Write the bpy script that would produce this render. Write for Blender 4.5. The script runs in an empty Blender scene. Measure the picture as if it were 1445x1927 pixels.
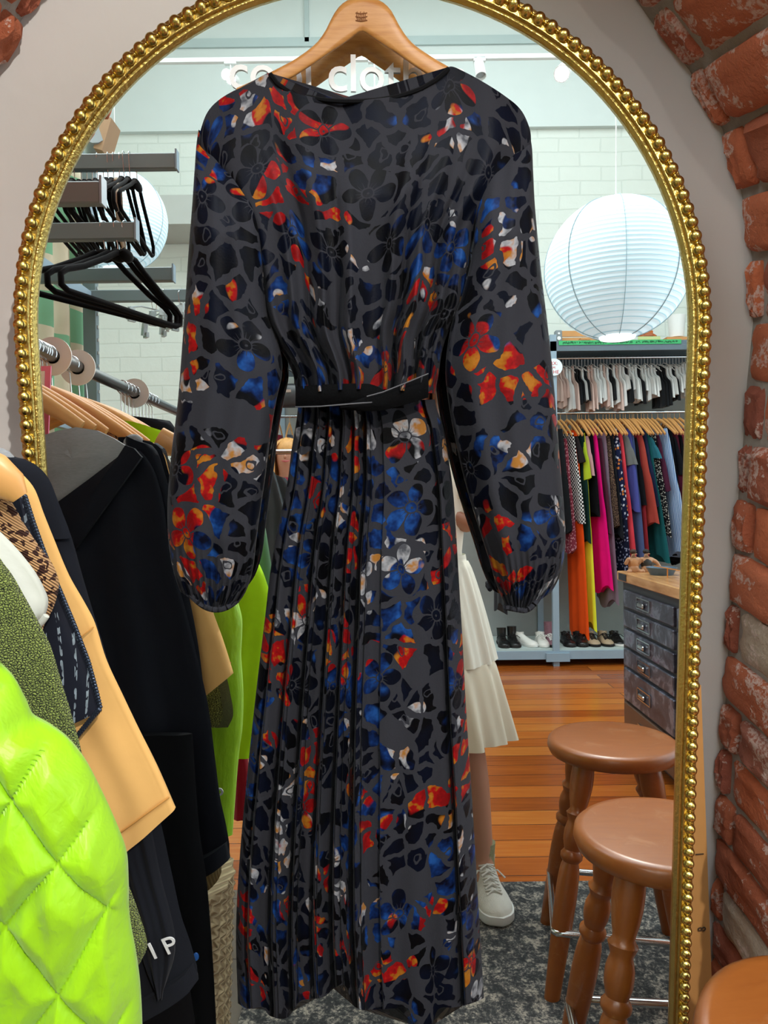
import bpy, math, random
from math import sin, cos, pi, radians, atan2, sqrt, tan
from mathutils import Vector as V, Matrix, noise as mn
random.seed(7)
S = bpy.context.scene
COL = S.collection

# ------------------------------------------------------------------ camera
CAM = V((0, 0, 1.43)); FPX = 1400.0
yaw, pit = radians(5.823), radians(14.555)
fw = V((sin(yaw)*cos(pit), cos(yaw)*cos(pit), -sin(pit)))
rt = V((cos(yaw), -sin(yaw), 0)); up = rt.cross(fw)
cam = bpy.data.cameras.new('camera'); co = bpy.data.objects.new('camera', cam); COL.objects.link(co)
co.matrix_world = Matrix.Translation(CAM) @ Matrix((rt, up, -fw)).transposed().to_4x4()
cam.sensor_fit = 'VERTICAL'; cam.sensor_height = 36; cam.lens = 36*FPX/1927; cam.clip_start = .01
S.camera = co
S.view_settings.view_transform = 'Standard'; S.view_settings.look = 'None'
S.view_settings.exposure = 0.0; S.view_settings.gamma = 1; S.view_settings.use_curve_mapping = False
# ------------------------------------------------------------------ world and lights
w = bpy.data.worlds.new('world'); S.world = w; w.use_nodes = True
w.node_tree.nodes['Background'].inputs[0].default_value = (.80, .90, 1, 1)
w.node_tree.nodes['Background'].inputs[1].default_value = 1.0
def area(name, loc, target, sx, sy, power, color):
    l = bpy.data.lights.new(name, 'AREA'); l.shape = 'RECTANGLE'; l.size = sx; l.size_y = sy; l.energy = power; l.color = color
    o = bpy.data.objects.new(name, l); COL.objects.link(o); o.location = loc
    o.rotation_euler = (V(target)-V(loc)).to_track_quat('-Z', 'Y').to_euler(); return o
area('overhead_fill', (0.6, -1.2, 5.3), (0.6, -1.2, 0), 4.5, 3.6, 120, (.86, .95, 1))  # added soft fill under the closed ceiling, no roof opening above it
area('shop_window_daylight', (3.3, -.6, 2.0), (0, -.8, 1.3), 2.6, 3.0, 45, (.88, .96, 1))
area('back_wall_fill', (.5, -1.6, 4.6), (.5, -4.0, 1.6), 3.0, 1.2, 34, (.85, .95, 1))  # added fill lamp brightening the back wall, no opening behind it
area('left_niche_fill', (-1.75, -.55, 3.35), (.6, 1.0, 1.1), 1.7, 1.3, 62, (.94, .97, 1))  # added fill to lift the niche and right jamb, no window there
area('front_niche_fill', (.3, -.9, 4.9), (.1, 1.1, 1.3), 2.2, 1.2, 60, (.90, .96, 1))  # second added fill, high behind the camera, brightening the niche plaster
def spot(loc, target, power, color, ang, r, blend=.5):
    l = bpy.data.lights.new('track_spot_beam', 'SPOT'); l.energy = power; l.color = color; l.spot_size = radians(ang); l.spot_blend = blend; l.shadow_soft_size = r
    o = bpy.data.objects.new('track_spot_beam', l); COL.objects.link(o); o.location = loc
    o.rotation_euler = (V(target)-V(loc)).to_track_quat('-Z', 'Y').to_euler()

# ------------------------------------------------------------------ the leaning mirror's plane
def ray(x, y): return (fw + rt*((x-722.5)/FPX) - up*((y-963.5)/FPX)).normalized()
MN = (V((0, 1, 0)) + ray(722, 950)).normalized()       # into the wall; the mirror leans back by seven degrees
P0 = CAM + MN*1.0; CP = CAM + MN*2.0
_a = atan2(MN.x, MN.y); EU = V((cos(_a), -sin(_a), 0)); EV = EU.cross(MN)
def refl(v): return v - MN*(2*v.dot(MN))
def pm(x, y, wd=0):                                      # photo point -> point on a plane wd in front of the mirror
    r = ray(x, y); return CAM + r*((1.0-wd)/r.dot(MN))
def uvw(u, v, wd=0): return P0 + EU*u + EV*v - MN*wd
def on_y(x, y, Y): r = ray(x, y); return CAM + r*(Y/r.y)
def rY(x, y, Y): r = refl(ray(x, y)); return CP + r*((Y-CP.y)/r.y)
def rX(x, y, X): r = refl(ray(x, y)); return CP + r*((X-CP.x)/r.x)
def rZ(x, y, Z): r = refl(ray(x, y)); return CP + r*((Z-CP.z)/r.z)

# ------------------------------------------------------------------ helpers
def lin(c):
    if isinstance(c, str): c = tuple(int(c[i:i+2], 16)/255 for i in (0, 2, 4))
    return tuple((x/12.92 if x <= .04045 else ((x+.055)/1.055)**2.4) for x in c[:3]) + (1,)
class NT:
    def __init__(s, m):
        m.use_nodes = True; s.t = m.node_tree; s.n = s.t.nodes; s.b = s.n['Principled BSDF']
    def new(s, typ, **k):
        n = s.n.new(typ)
        for a, b in k.items(): setattr(n, a, b)
        return n
    def ln(s, a, b):
        if isinstance(a, bpy.types.NodeSocket): s.t.links.new(a, b)
        elif a is not None: b.default_value = a
    def m(s, op, a, b=None, c=None):
        n = s.new('ShaderNodeMath', operation=op); s.ln(a, n.inputs[0])
        if b is not None: s.ln(b, n.inputs[1])
        if c is not None: s.ln(c, n.inputs[2])
        return n.outputs[0]
    def vm(s, op, a, b=None, sc=None):
        n = s.new('ShaderNodeVectorMath', operation=op); s.ln(a, n.inputs[0])
        if b is not None: s.ln(b, n.inputs[1])
        if sc is not None: s.ln(sc, n.inputs['Scale'])
        return n.outputs['Value'] if op in ('LENGTH', 'DOT_PRODUCT') else n.outputs[0]
    def mix(s, f, a, b):
        n = s.new('ShaderNodeMix', data_type='RGBA'); s.ln(f, n.inputs[0]); s.ln(a, n.inputs[6]); s.ln(b, n.inputs[7]); return n.outputs[2]
    def noise(s, v, sc, det=2, rough=.5, col=False):
        n = s.new('ShaderNodeTexNoise'); s.ln(v, n.inputs['Vector']); n.inputs['Scale'].default_value = sc
        n.inputs['Detail'].default_value = det; n.inputs['Roughness'].default_value = rough; return n.outputs['Color' if col else 'Fac']
    def voro(s, v, sc, feat='F1', dim='3D', rnd=1):
        n = s.new('ShaderNodeTexVoronoi', feature=feat, voronoi_dimensions=dim); s.ln(v, n.inputs['Vector']); n.inputs['Scale'].default_value = sc
        n.inputs['Randomness'].default_value = rnd; return n
    def wave(s, v, sc, dist=0, dirn='X', prof='SIN'):
        n = s.new('ShaderNodeTexWave', bands_direction=dirn, wave_profile=prof); s.ln(v, n.inputs['Vector']); n.inputs['Scale'].default_value = sc; n.inputs['Distortion'].default_value = dist
        return n.outputs['Fac']
    def ramp(s, f, st, interp='LINEAR'):
        n = s.new('ShaderNodeValToRGB'); s.ln(f, n.inputs[0]); r = n.color_ramp; r.interpolation = interp
        while len(r.elements) < len(st): r.elements.new(.5)
        for e, (p, c) in zip(r.elements, st): e.position = p; e.color = lin(c) if isinstance(c, (str, tuple)) else (c, c, c, 1)
        return n.outputs[0]
    def co(s, k='Object'): return s.new('ShaderNodeTexCoord').outputs[k]
    def mapv(s, v, sc): n = s.new('ShaderNodeMapping'); s.ln(v, n.inputs[0]); n.inputs['Scale'].default_value = sc; return n.outputs[0]
    def bump(s, h, st=.3, d=.01):
        n = s.new('ShaderNodeBump'); n.inputs['Strength'].default_value = st; n.inputs['Distance'].default_value = d; s.ln(h, n.inputs['Height']); s.ln(n.outputs[0], s.b.inputs['Normal'])
MATS = {}
def mat(name, c, rough=.6, metal=0, sheen=0, spec=None, emit=0, var=.12, vs=8, bump=0, bs=60, alpha=None, trans=0):
    if name in MATS: return MATS[name]
    m = bpy.data.materials.new(name); t = NT(m); b = t.b; cl = lin(c)
    b.inputs['Roughness'].default_value = rough; b.inputs['Metallic'].default_value = metal
    if var:
        f = t.noise(t.co(), vs, 3); lo = tuple(x*(1-var) for x in cl[:3])+(1,); hi = tuple(min(1, x*(1+var)) for x in cl[:3])+(1,)
        t.ln(t.mix(f, lo, hi), b.inputs['Base Color'])
    else: b.inputs['Base Color'].default_value = cl
    if sheen: b.inputs['Sheen Weight'].default_value = sheen; b.inputs['Sheen Roughness'].default_value = .4
    if emit: b.inputs['Emission Color'].default_value = cl; b.inputs['Emission Strength'].default_value = emit
    if bump: t.bump(t.noise(t.co(), bs, 3), bump, .004)
    if spec is not None: b.inputs['Specular IOR Level'].default_value = spec
    if trans: b.inputs['Transmission Weight'].default_value = trans
    MATS[name] = m; return m

def tag(o, label=None, cat=None, group=None, kind=None):
    for k, v_ in (('label', label), ('category', cat), ('group', group), ('kind', kind)):
        if v_: o[k] = v_
    return o
def empty(name, loc, label=None, cat=None, group=None, rz=0):
    o = bpy.data.objects.new(name, None); COL.objects.link(o); o.location = loc; o.rotation_euler = (0, 0, rz); o.empty_display_size = .05
    return tag(o, label, cat, group)
def copy_tree(o, loc=None, rz=None, parent=None, label=None):
    c = o.copy(); COL.objects.link(c)
    if parent: c.parent = parent
    if loc is not None: c.location = loc
    if rz is not None: c.rotation_euler = (0, 0, rz)
    if label: c['label'] = label
    for ch in list(o.children): copy_tree(ch, parent=c)
    return c

class MB:
    def __init__(s): s.v = []; s.f = []; s.uv = {}; s.mi = []; s.cur = 0
    def add(s, vs, fs):
        b = len(s.v); s.v += [V(p) for p in vs]; s.f += [tuple(i+b for i in f) for f in fs]; s.mi += [s.cur]*len(fs); return b
    def box(s, c, d, R=None, bev=0):
        c = V(c); hx, hy, hz = d[0]/2, d[1]/2, d[2]/2; R = R or Matrix.Identity(3)
        if not bev:
            vs = [c + R @ V((x*hx, y*hy, z*hz)) for x in (-1, 1) for y in (-1, 1) for z in (-1, 1)]
            s.add(vs, [(0, 1, 3, 2), (4, 6, 7, 5), (0, 4, 5, 1), (2, 3, 7, 6), (0, 2, 6, 4), (1, 5, 7, 3)]); return
        b = min(bev, hx*.9, hy*.9, hz*.9); vs = []; idx = {}
        for x in (-1, 1):
            for y in (-1, 1):
                for z in (-1, 1):
                    for a, p in enumerate(((x*hx, y*(hy-b), z*(hz-b)), (x*(hx-b), y*hy, z*(hz-b)), (x*(hx-b), y*(hy-b), z*hz))):
                        idx[(x, y, z, a)] = len(vs); vs.append(c + R @ V(p))
        I = lambda x, y, z, a: idx[(x, y, z, a)]
        fs = []
        for q in (-1, 1):
            fs.append((I(q, -1, -1, 0), I(q, 1, -1, 0), I(q, 1, 1, 0), I(q, -1, 1, 0))[::q])
            fs.append((I(-1, q, -1, 1), I(-1, q, 1, 1), I(1, q, 1, 1), I(1, q, -1, 1))[::q])
            fs.append((I(-1, -1, q, 2), I(1, -1, q, 2), I(1, 1, q, 2), I(-1, 1, q, 2))[::q])
            for r in (-1, 1):
                k = q*r
                fs.append((I(q, r, -1, 0), I(q, r, -1, 1), I(q, r, 1, 1), I(q, r, 1, 0))[::k])
                fs.append((I(q, -1, r, 2), I(q, -1, r, 0), I(q, 1, r, 0), I(q, 1, r, 2))[::-k])
                fs.append((I(-1, q, r, 1), I(-1, q, r, 2), I(1, q, r, 2), I(1, q, r, 1))[::k])
                for u in (-1, 1):
                    fs.append((I(q, r, u, 0), I(q, r, u, 1), I(q, r, u, 2))[::q*r*u])
        s.add(vs, fs)
    def tube(s, pts, r, n=8, cap=True, closed=False, flat=None):
        pts = [V(p) for p in pts]; N = len(pts); rs = r if isinstance(r, (list, tuple)) else [r]*N
        ref = None; b = len(s.v); vs = []
        for i, p in enumerate(pts):
            if closed: d = pts[(i+1) % N]-pts[i-1]
            else: d = pts[min(i+1, N-1)]-pts[max(i-1, 0)]
            d = d.normalized() if d.length > 1e-9 else V((0, 0, 1))
            if ref is None: ref = V((0, 0, 1)) if abs(d.z) < .9 else V((1, 0, 0))
            a = ref - d*ref.dot(d); a.normalize(); ref = a; c = d.cross(a)
            for k in range(n):
                t = 2*pi*k/n; ra, rb = (rs[i], rs[i]*flat) if flat else (rs[i], rs[i])
                vs.append(p + a*(ra*cos(t)) + c*(rb*sin(t)))
        fs = []
        for i in range(N if closed else N-1):
            for k in range(n):
                j = (i+1) % N; fs.append((i*n+k, i*n+(k+1) % n, j*n+(k+1) % n, j*n+k))
        if cap and not closed: fs += [tuple(range(n))[::-1], tuple((N-1)*n+k for k in range(n))]
        s.add(vs, fs)
    def lathe(s, prof, c=(0, 0, 0), n=24, axis=None, sx=1, sy=1):
        c = V(c); vs = []; R = V((0, 0, 1)).rotation_difference(V(axis)).to_matrix() if axis is not None else Matrix.Identity(3)
        for (r, z) in prof:
            for k in range(n): t = 2*pi*k/n; vs.append(c + R @ V((r*cos(t)*sx, r*sin(t)*sy, z)))
        fs = [(i*n+k, i*n+(k+1) % n, (i+1)*n+(k+1) % n, (i+1)*n+k) for i in range(len(prof)-1) for k in range(n)]
        if prof[0][0] > 1e-6: fs.append(tuple(range(n))[::-1])
        if prof[-1][0] > 1e-6: fs.append(tuple((len(prof)-1)*n+k for k in range(n)))
        s.add(vs, fs)
    def ball(s, c, r, n=12, m=8, sc=(1, 1, 1), R=None):
        c = V(c); vs = []; R = R or Matrix.Identity(3)
        for i in range(m+1):
            a = pi*i/m
            for k in range(n): t = 2*pi*k/n; vs.append(c + R @ V((r*sc[0]*sin(a)*cos(t), r*sc[1]*sin(a)*sin(t), r*sc[2]*cos(a))))
        s.add(vs, [(i*n+k, (i+1)*n+k, (i+1)*n+(k+1) % n, i*n+(k+1) % n) for i in range(m) for k in range(n)])
    def grid(s, rows, closed=False, cap=False, uvs=None):
        n = len(rows[0]); vs = [p for r in rows for p in r]; fs = []
        b0 = len(s.v)
        for i in range(len(rows)-1):
            for k in range(n if closed else n-1): fs.append((i*n+k, (i+1)*n+k, (i+1)*n+(k+1) % n, i*n+(k+1) % n))
        if cap: fs += [tuple(range(n)), tuple((len(rows)-1)*n+k for k in range(n))[::-1]]
        s.add(vs, fs)
        if uvs:
            for k, q in enumerate(q_ for r in uvs for q_ in r): s.uv[b0+k] = q
    def prism(s, poly, mapf, d0, d1):                     # poly of 2-D points, mapf(x, y, d)
        n = len(poly); vs = [mapf(x, y, d0) for x, y in poly] + [mapf(x, y, d1) for x, y in poly]
        s.add(vs, [tuple(range(n)), tuple(range(n, 2*n))[::-1]] + [(k, (k+1) % n + 0, n+(k+1) % n, n+k)[::-1] for k in range(n)])
    def build(s, name, m, parent=None, origin=None, smooth=True, label=None, cat=None, group=None, kind=None, flip=False):
        if parent is not None: O = V(parent['_o']) if '_o' in parent else V(parent.location)
        elif origin is not None: O = V(origin)
        else:
            xs = [p.x for p in s.v]; ys = [p.y for p in s.v]; zs = [p.z for p in s.v]
            O = V(((min(xs)+max(xs))/2, (min(ys)+max(ys))/2, min(zs)))
        me = bpy.data.meshes.new(name); me.from_pydata([p-O for p in s.v], [], s.f); me.validate()
        ms = m if isinstance(m, (list, tuple)) else [m]
        for q in ms: me.materials.append(q)
        import bmesh
        if len(me.polygons) == len(s.mi):
            for p, i in zip(me.polygons, s.mi): p.material_index = i
        if s.uv:
            ul = me.uv_layers.new(name='UVMap')
            for lp in me.loops: ul.data[lp.index].uv = s.uv.get(lp.vertex_index, (0, 0))
        bm = bmesh.new(); bm.from_mesh(me); bmesh.ops.recalc_face_normals(bm, faces=bm.faces); bm.to_mesh(me); bm.free()
        for p in me.polygons: p.use_smooth = bool(smooth)
        if smooth and smooth != 'all':
            try: me.set_sharp_from_angle(angle=radians(50))
            except Exception: pass
        o = bpy.data.objects.new(name, me); COL.objects.link(o)
        if parent is not None:
            o.parent = parent
            if '_o' not in parent: o.location = (0, 0, 0)
            o['_o'] = list(O)
        else: o.location = O; o['_o'] = list(O)
        return tag(o, label, cat, group, kind)

def ordw(n):
    W = 'first second third fourth fifth sixth seventh eighth ninth tenth eleventh twelfth thirteenth fourteenth fifteenth sixteenth seventeenth eighteenth nineteenth twentieth'.split()
    return W[n-1] if n <= 20 else 'twenty-'+W[n-21]
def curve(pts):                                            # smooth interpolation of (t, value)
    pts = sorted(pts)
    def f(t):
        if t <= pts[0][0]: return pts[0][1]
        for i in range(len(pts)-1):
            (a, x), (b, y) = pts[i], pts[i+1]
            if t <= b:
                u = (t-a)/(b-a+1e-12)
                m0 = (y-pts[i-1][1])/(b-pts[i-1][0]) if i else (y-x)/(b-a)
                m1 = (pts[i+2][1]-x)/(pts[i+2][0]-a) if i+2 < len(pts) else (y-x)/(b-a)
                h = b-a; return (2*u**3-3*u**2+1)*x+(u**3-2*u**2+u)*h*m0+(-2*u**3+3*u**2)*y+(u**3-u**2)*h*m1
        return pts[-1][1]
    return f
def K(x): return x if callable(x) else (lambda _: x)
def swap(pts): return [(y, x) for x, y in pts]
def fold(seed, n=7, amp=.008, drift=.6, top=.25):
    R = random.Random(seed); L = [(R.uniform(.5, 1)*n*(.5+R.random()), R.uniform(0, 6.28), R.uniform(-drift, drift)*3, R.uniform(.4, 1)) for _ in range(4)]
    def f(s, t):
        v_ = sum(a*sin(k*s*2.2+p+d*t) for k, p, d, a in L)/2.2
        return amp*v_*(top+(1-top)*min(1, t*1.6))
    return f
# cloth panel: closed, with front folds; xl/xr are edges as functions of y, ytop/ybot functions of s in -1..1
def panel(mb, xl, xr, ytop, ybot, mapf, thick, fd, nc=60, nr=50, back=.35, pw=.5, d0=0, uvo=(0, 0), vtop=0.0, sink=0.0):
    xl, xr, ytop, ybot = K(xl), K(xr), K(ytop), K(ybot)
    if not callable(thick): th = thick; thick = lambda t: th
    rows = []; uvs = []; vacc = None; prev = None
    for i in range(nr+1):
        t = i/nr; row = []; fr = []
        for k in range(nc+1):
            s = -cos(pi*k/nc)*.35 + (-1+2*k/nc)*.65
            y = ytop(s)+(ybot(s)-ytop(s))*t; a, b = xl(y), xr(y); x = (a+b)/2+(b-a)/2*s
            d = thick(t)*max(0, 1-abs(s)**2.6)**pw
            dd = d0 + d + fd(s, t)*min(1, (1-abs(s))*9) - sink*max(0, 1-t*8)**1.5
            fr.append(mapf(x, y, dd))
        bk = []
        nb = max(6, nc//4)
        for k in range(1, nb):
            s = 1-2*k/nb; y = ytop(s)+(ybot(s)-ytop(s))*t; a, b = xl(y), xr(y); x = (a+b)/2+(b-a)/2*s
            d = thick(t)*max(0, 1-abs(s)**2.6)**pw
            bk.append(mapf(x, y, d0 - d*back - sink*max(0, 1-t*8)**1.5))
        u = 0; ul = []
        for k, p in enumerate(fr):
            if k: u += (p-fr[k-1]).length
            ul.append(u)
        c = ul[len(ul)//2]
        if vacc is None: vacc = [vtop]*len(fr)
        else: vacc = [v0+(p-q).length for v0, p, q in zip(vacc, fr, prev)]
        prev = fr
        vm_ = sum(vacc)/len(vacc)
        # v follows the thread down the cloth, u the distance across it
        uvs.append([(uvo[0]+q-c, uvo[1]-(.7*v0+.3*vm_)) for q, v0 in zip(ul, vacc)] + [(uvo[0]+.3+.01*k, uvo[1]-vm_) for k in range(len(bk))])
        rows.append(fr+bk)
    mb.grid(rows, closed=True, cap=True, uvs=uvs)
def skin(name, pts, edges, radii, m, parent=None, sub=2, loc=(0, 0, 0), root=0):
    me = bpy.data.meshes.new(name); me.from_pydata([V(p)-V(loc) for p in pts], edges, []); o = bpy.data.objects.new(name, me); COL.objects.link(o)
    o.modifiers.new('skin', 'SKIN'); sl = me.skin_vertices[0].data if me.skin_vertices else None
    if sl is None:
        import bmesh
        bm = bmesh.new(); bm.from_mesh(me); bm.verts.layers.skin.verify(); bm.to_mesh(me); bm.free(); sl = me.skin_vertices[0].data
    for q, r in zip(sl, radii): q.radius = (r, r) if not isinstance(r, tuple) else r
    for q in sl: q.use_root = False
    sl[root].use_root = True
    sm = o.modifiers.new('sub', 'SUBSURF'); sm.levels = sub; sm.render_levels = sub
    me.materials.append(m)
    if parent: o.parent = parent; o.location = (0, 0, 0) if V(loc) == V(parent.location) else V(loc)-V(parent.location)
    else: o.location = loc
    o.modifiers['skin'].use_smooth_shade = True
    return o
def text(name, body, size, m, parent, origin, xdir, ydir, ext=.0006, align='CENTER', offs=0, spc=1, **k):
    cu = bpy.data.curves.new(name, 'FONT'); cu.body = body; cu.size = size; cu.align_x = align; cu.extrude = ext; cu.resolution_u = 4; cu.offset = offs; cu.space_character = spc
    for a, b in k.items(): setattr(cu, a, b)
    cu.materials.append(m); o = bpy.data.objects.new(name, cu); COL.objects.link(o)
    x = V(xdir).normalized(); z = x.cross(V(ydir)).normalized(); y = z.cross(x)
    M = Matrix((x, y, z)).transposed().to_4x4(); M.translation = V(origin)
    if parent is not None:
        PO = V(parent['_o']) if '_o' in parent else V(parent.location)
        o.parent = parent; M.translation = V(origin)-PO
    o.matrix_local = M
    bpy.context.view_layer.update()
    me = bpy.data.meshes.new_from_object(o.evaluated_get(bpy.context.evaluated_depsgraph_get())); me.name = name
    n = bpy.data.objects.new(name, me); COL.objects.link(n); n.parent = parent; n.matrix_local = M
    bpy.data.objects.remove(o); n.name = name
    return n

# ================================================================== MATERIALS
white_wall = mat('white_painted_wall', 'd3d8d0', .8, var=.03, vs=2)
def painted_brick():
    m = bpy.data.materials.new('painted_white_brick'); t = NT(m); c = t.co()
    s_ = t.new('ShaderNodeSeparateXYZ'); t.ln(c, s_.inputs[0]); cb = t.new('ShaderNodeCombineXYZ'); t.ln(t.m('ADD', s_.outputs[0], s_.outputs[1]), cb.inputs[0]); t.ln(s_.outputs[2], cb.inputs[1])
    wv = t.vm('ADD', cb.outputs[0], t.vm('SCALE', t.noise(c, 3, 3, col=True), sc=.03))
    b = t.new('ShaderNodeTexBrick'); t.ln(wv, b.inputs['Vector']); b.inputs['Scale'].default_value = 1; b.inputs['Brick Width'].default_value = .34; b.inputs['Row Height'].default_value = .115
    b.inputs['Mortar Size'].default_value = .008; b.inputs['Mortar Smooth'].default_value = .6
    b.inputs[1].default_value = lin('dde2da'); b.inputs[2].default_value = lin('dadfd7'); b.inputs[3].default_value = lin('d2d8d0')
    t.ln(b.outputs[0], t.b.inputs['Base Color']); t.b.inputs['Roughness'].default_value = .75
    t.bump(t.m('SUBTRACT', t.noise(c, 14, 4), t.m('MULTIPLY', b.outputs['Fac'], .6)), .35, .01); return m
pbrick = painted_brick()
def floorboards():
    m = bpy.data.materials.new('varnished_floorboards'); t = NT(m); c = t.co()
    b = t.new('ShaderNodeTexBrick'); t.ln(c, b.inputs['Vector']); b.inputs['Scale'].default_value = 1; b.inputs['Brick Width'].default_value = 2.6; b.inputs['Row Height'].default_value = .125
    b.inputs['Mortar Size'].default_value = .0022; b.inputs['Bias'].default_value = 0
    b.inputs[1].default_value = (.0,.0,.0,1); b.inputs[2].default_value = (1,1,1,1); b.inputs[3].default_value = (.5,.5,.5,1)
    g = t.noise(t.mapv(c, (1.2, 22, 1)), 3, 5, .6)
    col = t.ramp(t.m('ADD', t.m('MULTIPLY', b.outputs[0], .45), t.m('MULTIPLY', g, .6)), [(.18, '7e3c12'), (.42, 'a0521a'), (.62, 'b46222'), (.85, 'c27a34')])
    t.ln(t.mix(b.outputs['Fac'], col, lin('4a2510')), t.b.inputs['Base Color']); t.b.inputs['Roughness'].default_value = .24
    t.bump(t.m('SUBTRACT', t.m('MULTIPLY', g, .2), b.outputs['Fac']), .3, .003); return m
def plaster():
    m = bpy.data.materials.new('cream_painted_plaster'); t = NT(m); c = t.co()
    t.ln(t.mix(t.noise(c, 3, 4), lin('d6d6d4'), lin('e2e1de')), t.b.inputs['Base Color']); t.b.inputs['Roughness'].default_value = .7
    t.bump(t.m('ADD', t.noise(c, 9, 3), t.m('MULTIPLY', t.noise(c, 60, 2), .15)), .25, .01); return m
def redbrick(dark=False):
    m = bpy.data.materials.new('red_brick_dark' if dark else 'weathered_red_brick'); t = NT(m); c = t.co()
    at = t.new('ShaderNodeAttribute', attribute_name='tone')
    base = t.ramp(at.outputs['Fac'], [(0, '9a5644'), (.25, 'bc6844'), (.5, 'c8714c'), (.7, 'd2744a'), (.86, 'a45e4c'), (.9, 'b9ab98'), (1, 'c8bba8')])
    n1 = t.noise(c, 26, 5, .65); n2 = t.noise(c, 9, 3); n3 = t.noise(c, 120, 3, .7)
    base = t.mix(t.m('MULTIPLY', n3, .4), base, lin('74402f'))
    lime = t.m('GREATER_THAN', t.m('ADD', n1, t.m('MULTIPLY', n2, .9)), .98)
    lime2 = t.m('MULTIPLY', lime, t.ramp(n3, [(.42, 0.), (.56, 1.)]))
    col = t.mix(t.m('MULTIPLY', lime2, .7), base, lin('d8c4ba'))
    t.ln(col, t.b.inputs['Base Color']); t.b.inputs['Roughness'].default_value = .85
    t.bump(t.m('ADD', n1, t.m('MULTIPLY', n3, .6)), .7, .006); return m
mortar = mat('grey_mortar', 'a09b93', .95, var=.25, vs=30, bump=.8, bs=90)
gold = mat('gilded_wood', 'cdb266', .30, metal=1, var=.18, vs=60, bump=.35, bs=220)
gold2 = mat('brushed_gilt', 'd2b868', .25, metal=1, var=.08, vs=30)
steel = mat('chromed_steel', 'c9ccce', .18, metal=1, var=.04)
steel_d = mat('grey_steel', '8d9296', .38, metal=1, var=.1)
rackgrey = mat('blue_grey_painted_steel', '8ea3b2', .45, var=.08)
rackdark = mat('dark_grey_painted_steel', '76858a', .5, var=.06)
wood_h = mat('pale_hanger_wood', 'd39c5e', .35, var=.1, vs=20)
black_velvet = mat('black_velvet', '0b0b0d', .9, sheen=.06, spec=.1, var=.2, vs=120)
white_pl = mat('white_plastic', 'e6e8e6', .4, var=.02)
clearish = mat('smoked_clear_plastic', 'aab4b6', .15, var=.3, vs=60)

# ================================================================== SETTING
def quad(name, pts, m, kind='structure', th=None):
    b = MB(); b.add(pts, [(0, 1, 2, 3)]); return b.build(name, m, smooth=False, kind=kind)
XL, XR, YB, ZC, YW = -2.9, 3.4, -4.05, 5.6, 1.12
b = MB(); b.box(((XL+XR)/2, (YB+1.3)/2, -.03), (XR-XL, 1.3-YB, .06)); b.build('floor', floorboards(), smooth=False, kind='structure')
b = MB(); b.box(((XL+XR)/2, YB-.05, ZC/2), (XR-XL, .1, ZC)); b.build('wall_back', pbrick, smooth=False, kind='structure')
b = MB(); b.box(((XL+XR)/2, YB+.02, 4.9), (XR-XL, .05, 1.4)); b.build('wall_upper', mat('smooth_upper_wall', 'd3dbd8', .75, var=.02), smooth=False, kind='structure')
b = MB(); b.box(((XL+XR)/2, (YB+1.3)/2, ZC+.05), (XR-XL, 1.3-YB, .1)); b.build('ceiling', white_wall, smooth=False, kind='structure')
b = MB(); b.box((XL-.05, (YB+1.3)/2, ZC/2), (.1, 1.3-YB, ZC)); b.build('wall_left', pbrick, smooth=False, kind='structure')
# right wall with a wide shop window
b = MB()
for (y0, y1, z0, z1) in ((YB, 1.3, 0, .45), (YB, 1.3, 3.3, ZC), (YB, -2.3, .45, 3.3), (1.0, 1.3, .45, 3.3)): b.box((XR+.05, (y0+y1)/2, (z0+z1)/2), (.1, y1-y0, z1-z0))
b.build('wall_right', white_wall, smooth=False, kind='structure')
wn = empty('window_1', (XR+.03, -.65, .45)); wn['kind'] = 'structure'
b = MB()
for y in (-2.27, -1.2, -.1, .97): b.box((XR+.03, y, 1.875), (.06, .06, 2.85))
for z in (.48, 3.27): b.box((XR+.03, -.65, z), (.06, 3.3, .06))
b.build('window_frame', white_pl, wn, smooth=False)
b = MB(); b.box((XR+.03, -.65, 1.875), (.006, 3.24, 2.79)); gp = mat('window_pane_glass', 'f4fbff', .02, var=0, trans=1); gp.node_tree.nodes['Principled BSDF'].inputs['IOR'].default_value = 1.05
b.build('window_glass', gp, wn, smooth=False)
# battens and beam on the upper back wall, soft grey stripe
p = rY(600, 80, YB+.05)
b = MB(); b.box(((XL+XR)/2, YB+.05, p.z), (XR-XL, .03, .07)); b.build('trim_1', mat('batten_grey', 'b4c3c2', .6, var=.03), smooth=False, kind='structure')
q = rY(577, 40, YB+.05)
b = MB(); b.box((q.x, YB+.05, (p.z+5.28)/2), (.035, .03, 5.28-p.z)); b.build('trim_2', MATS['batten_grey'], smooth=False, kind='structure')
a, c = rY(290, 365, -3.6), rY(290, 420, -3.6)
b = MB(); b.box(((XL-1.0)/2, -3.83, (a.z+c.z)/2), (-1.0-XL, .42, a.z-c.z)); b.build('trim_3', mat('beam_grey', 'b9bcb6', .7, var=.03), smooth=False, kind='structure')  # beam in a darker grey than the wall

# front wall: plastered arched niche inside a brick arch
EDGE = [(1165, 0), (1240, 80), (1290, 150), (1330, 210), (1357, 280), (1380, 360), (1395, 430), (1403, 500), (1404, 580), (1398, 660), (1392, 740), (1383, 850), (1375, 950), (1370, 1050), (1362, 1150), (1355, 1290), (1350, 1400), (1344, 1500), (1338, 1600), (1330, 1780)]
ed = [on_y(x, y, YW) for x, y in EDGE]; ed = [(p_.x, p_.z) for p_ in ed]
lf = [on_y(x, y, YW) for x, y in ((0, 110), (50, 60), (95, 0))]; lf = [(p_.x, p_.z) for p_ in lf]
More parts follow.
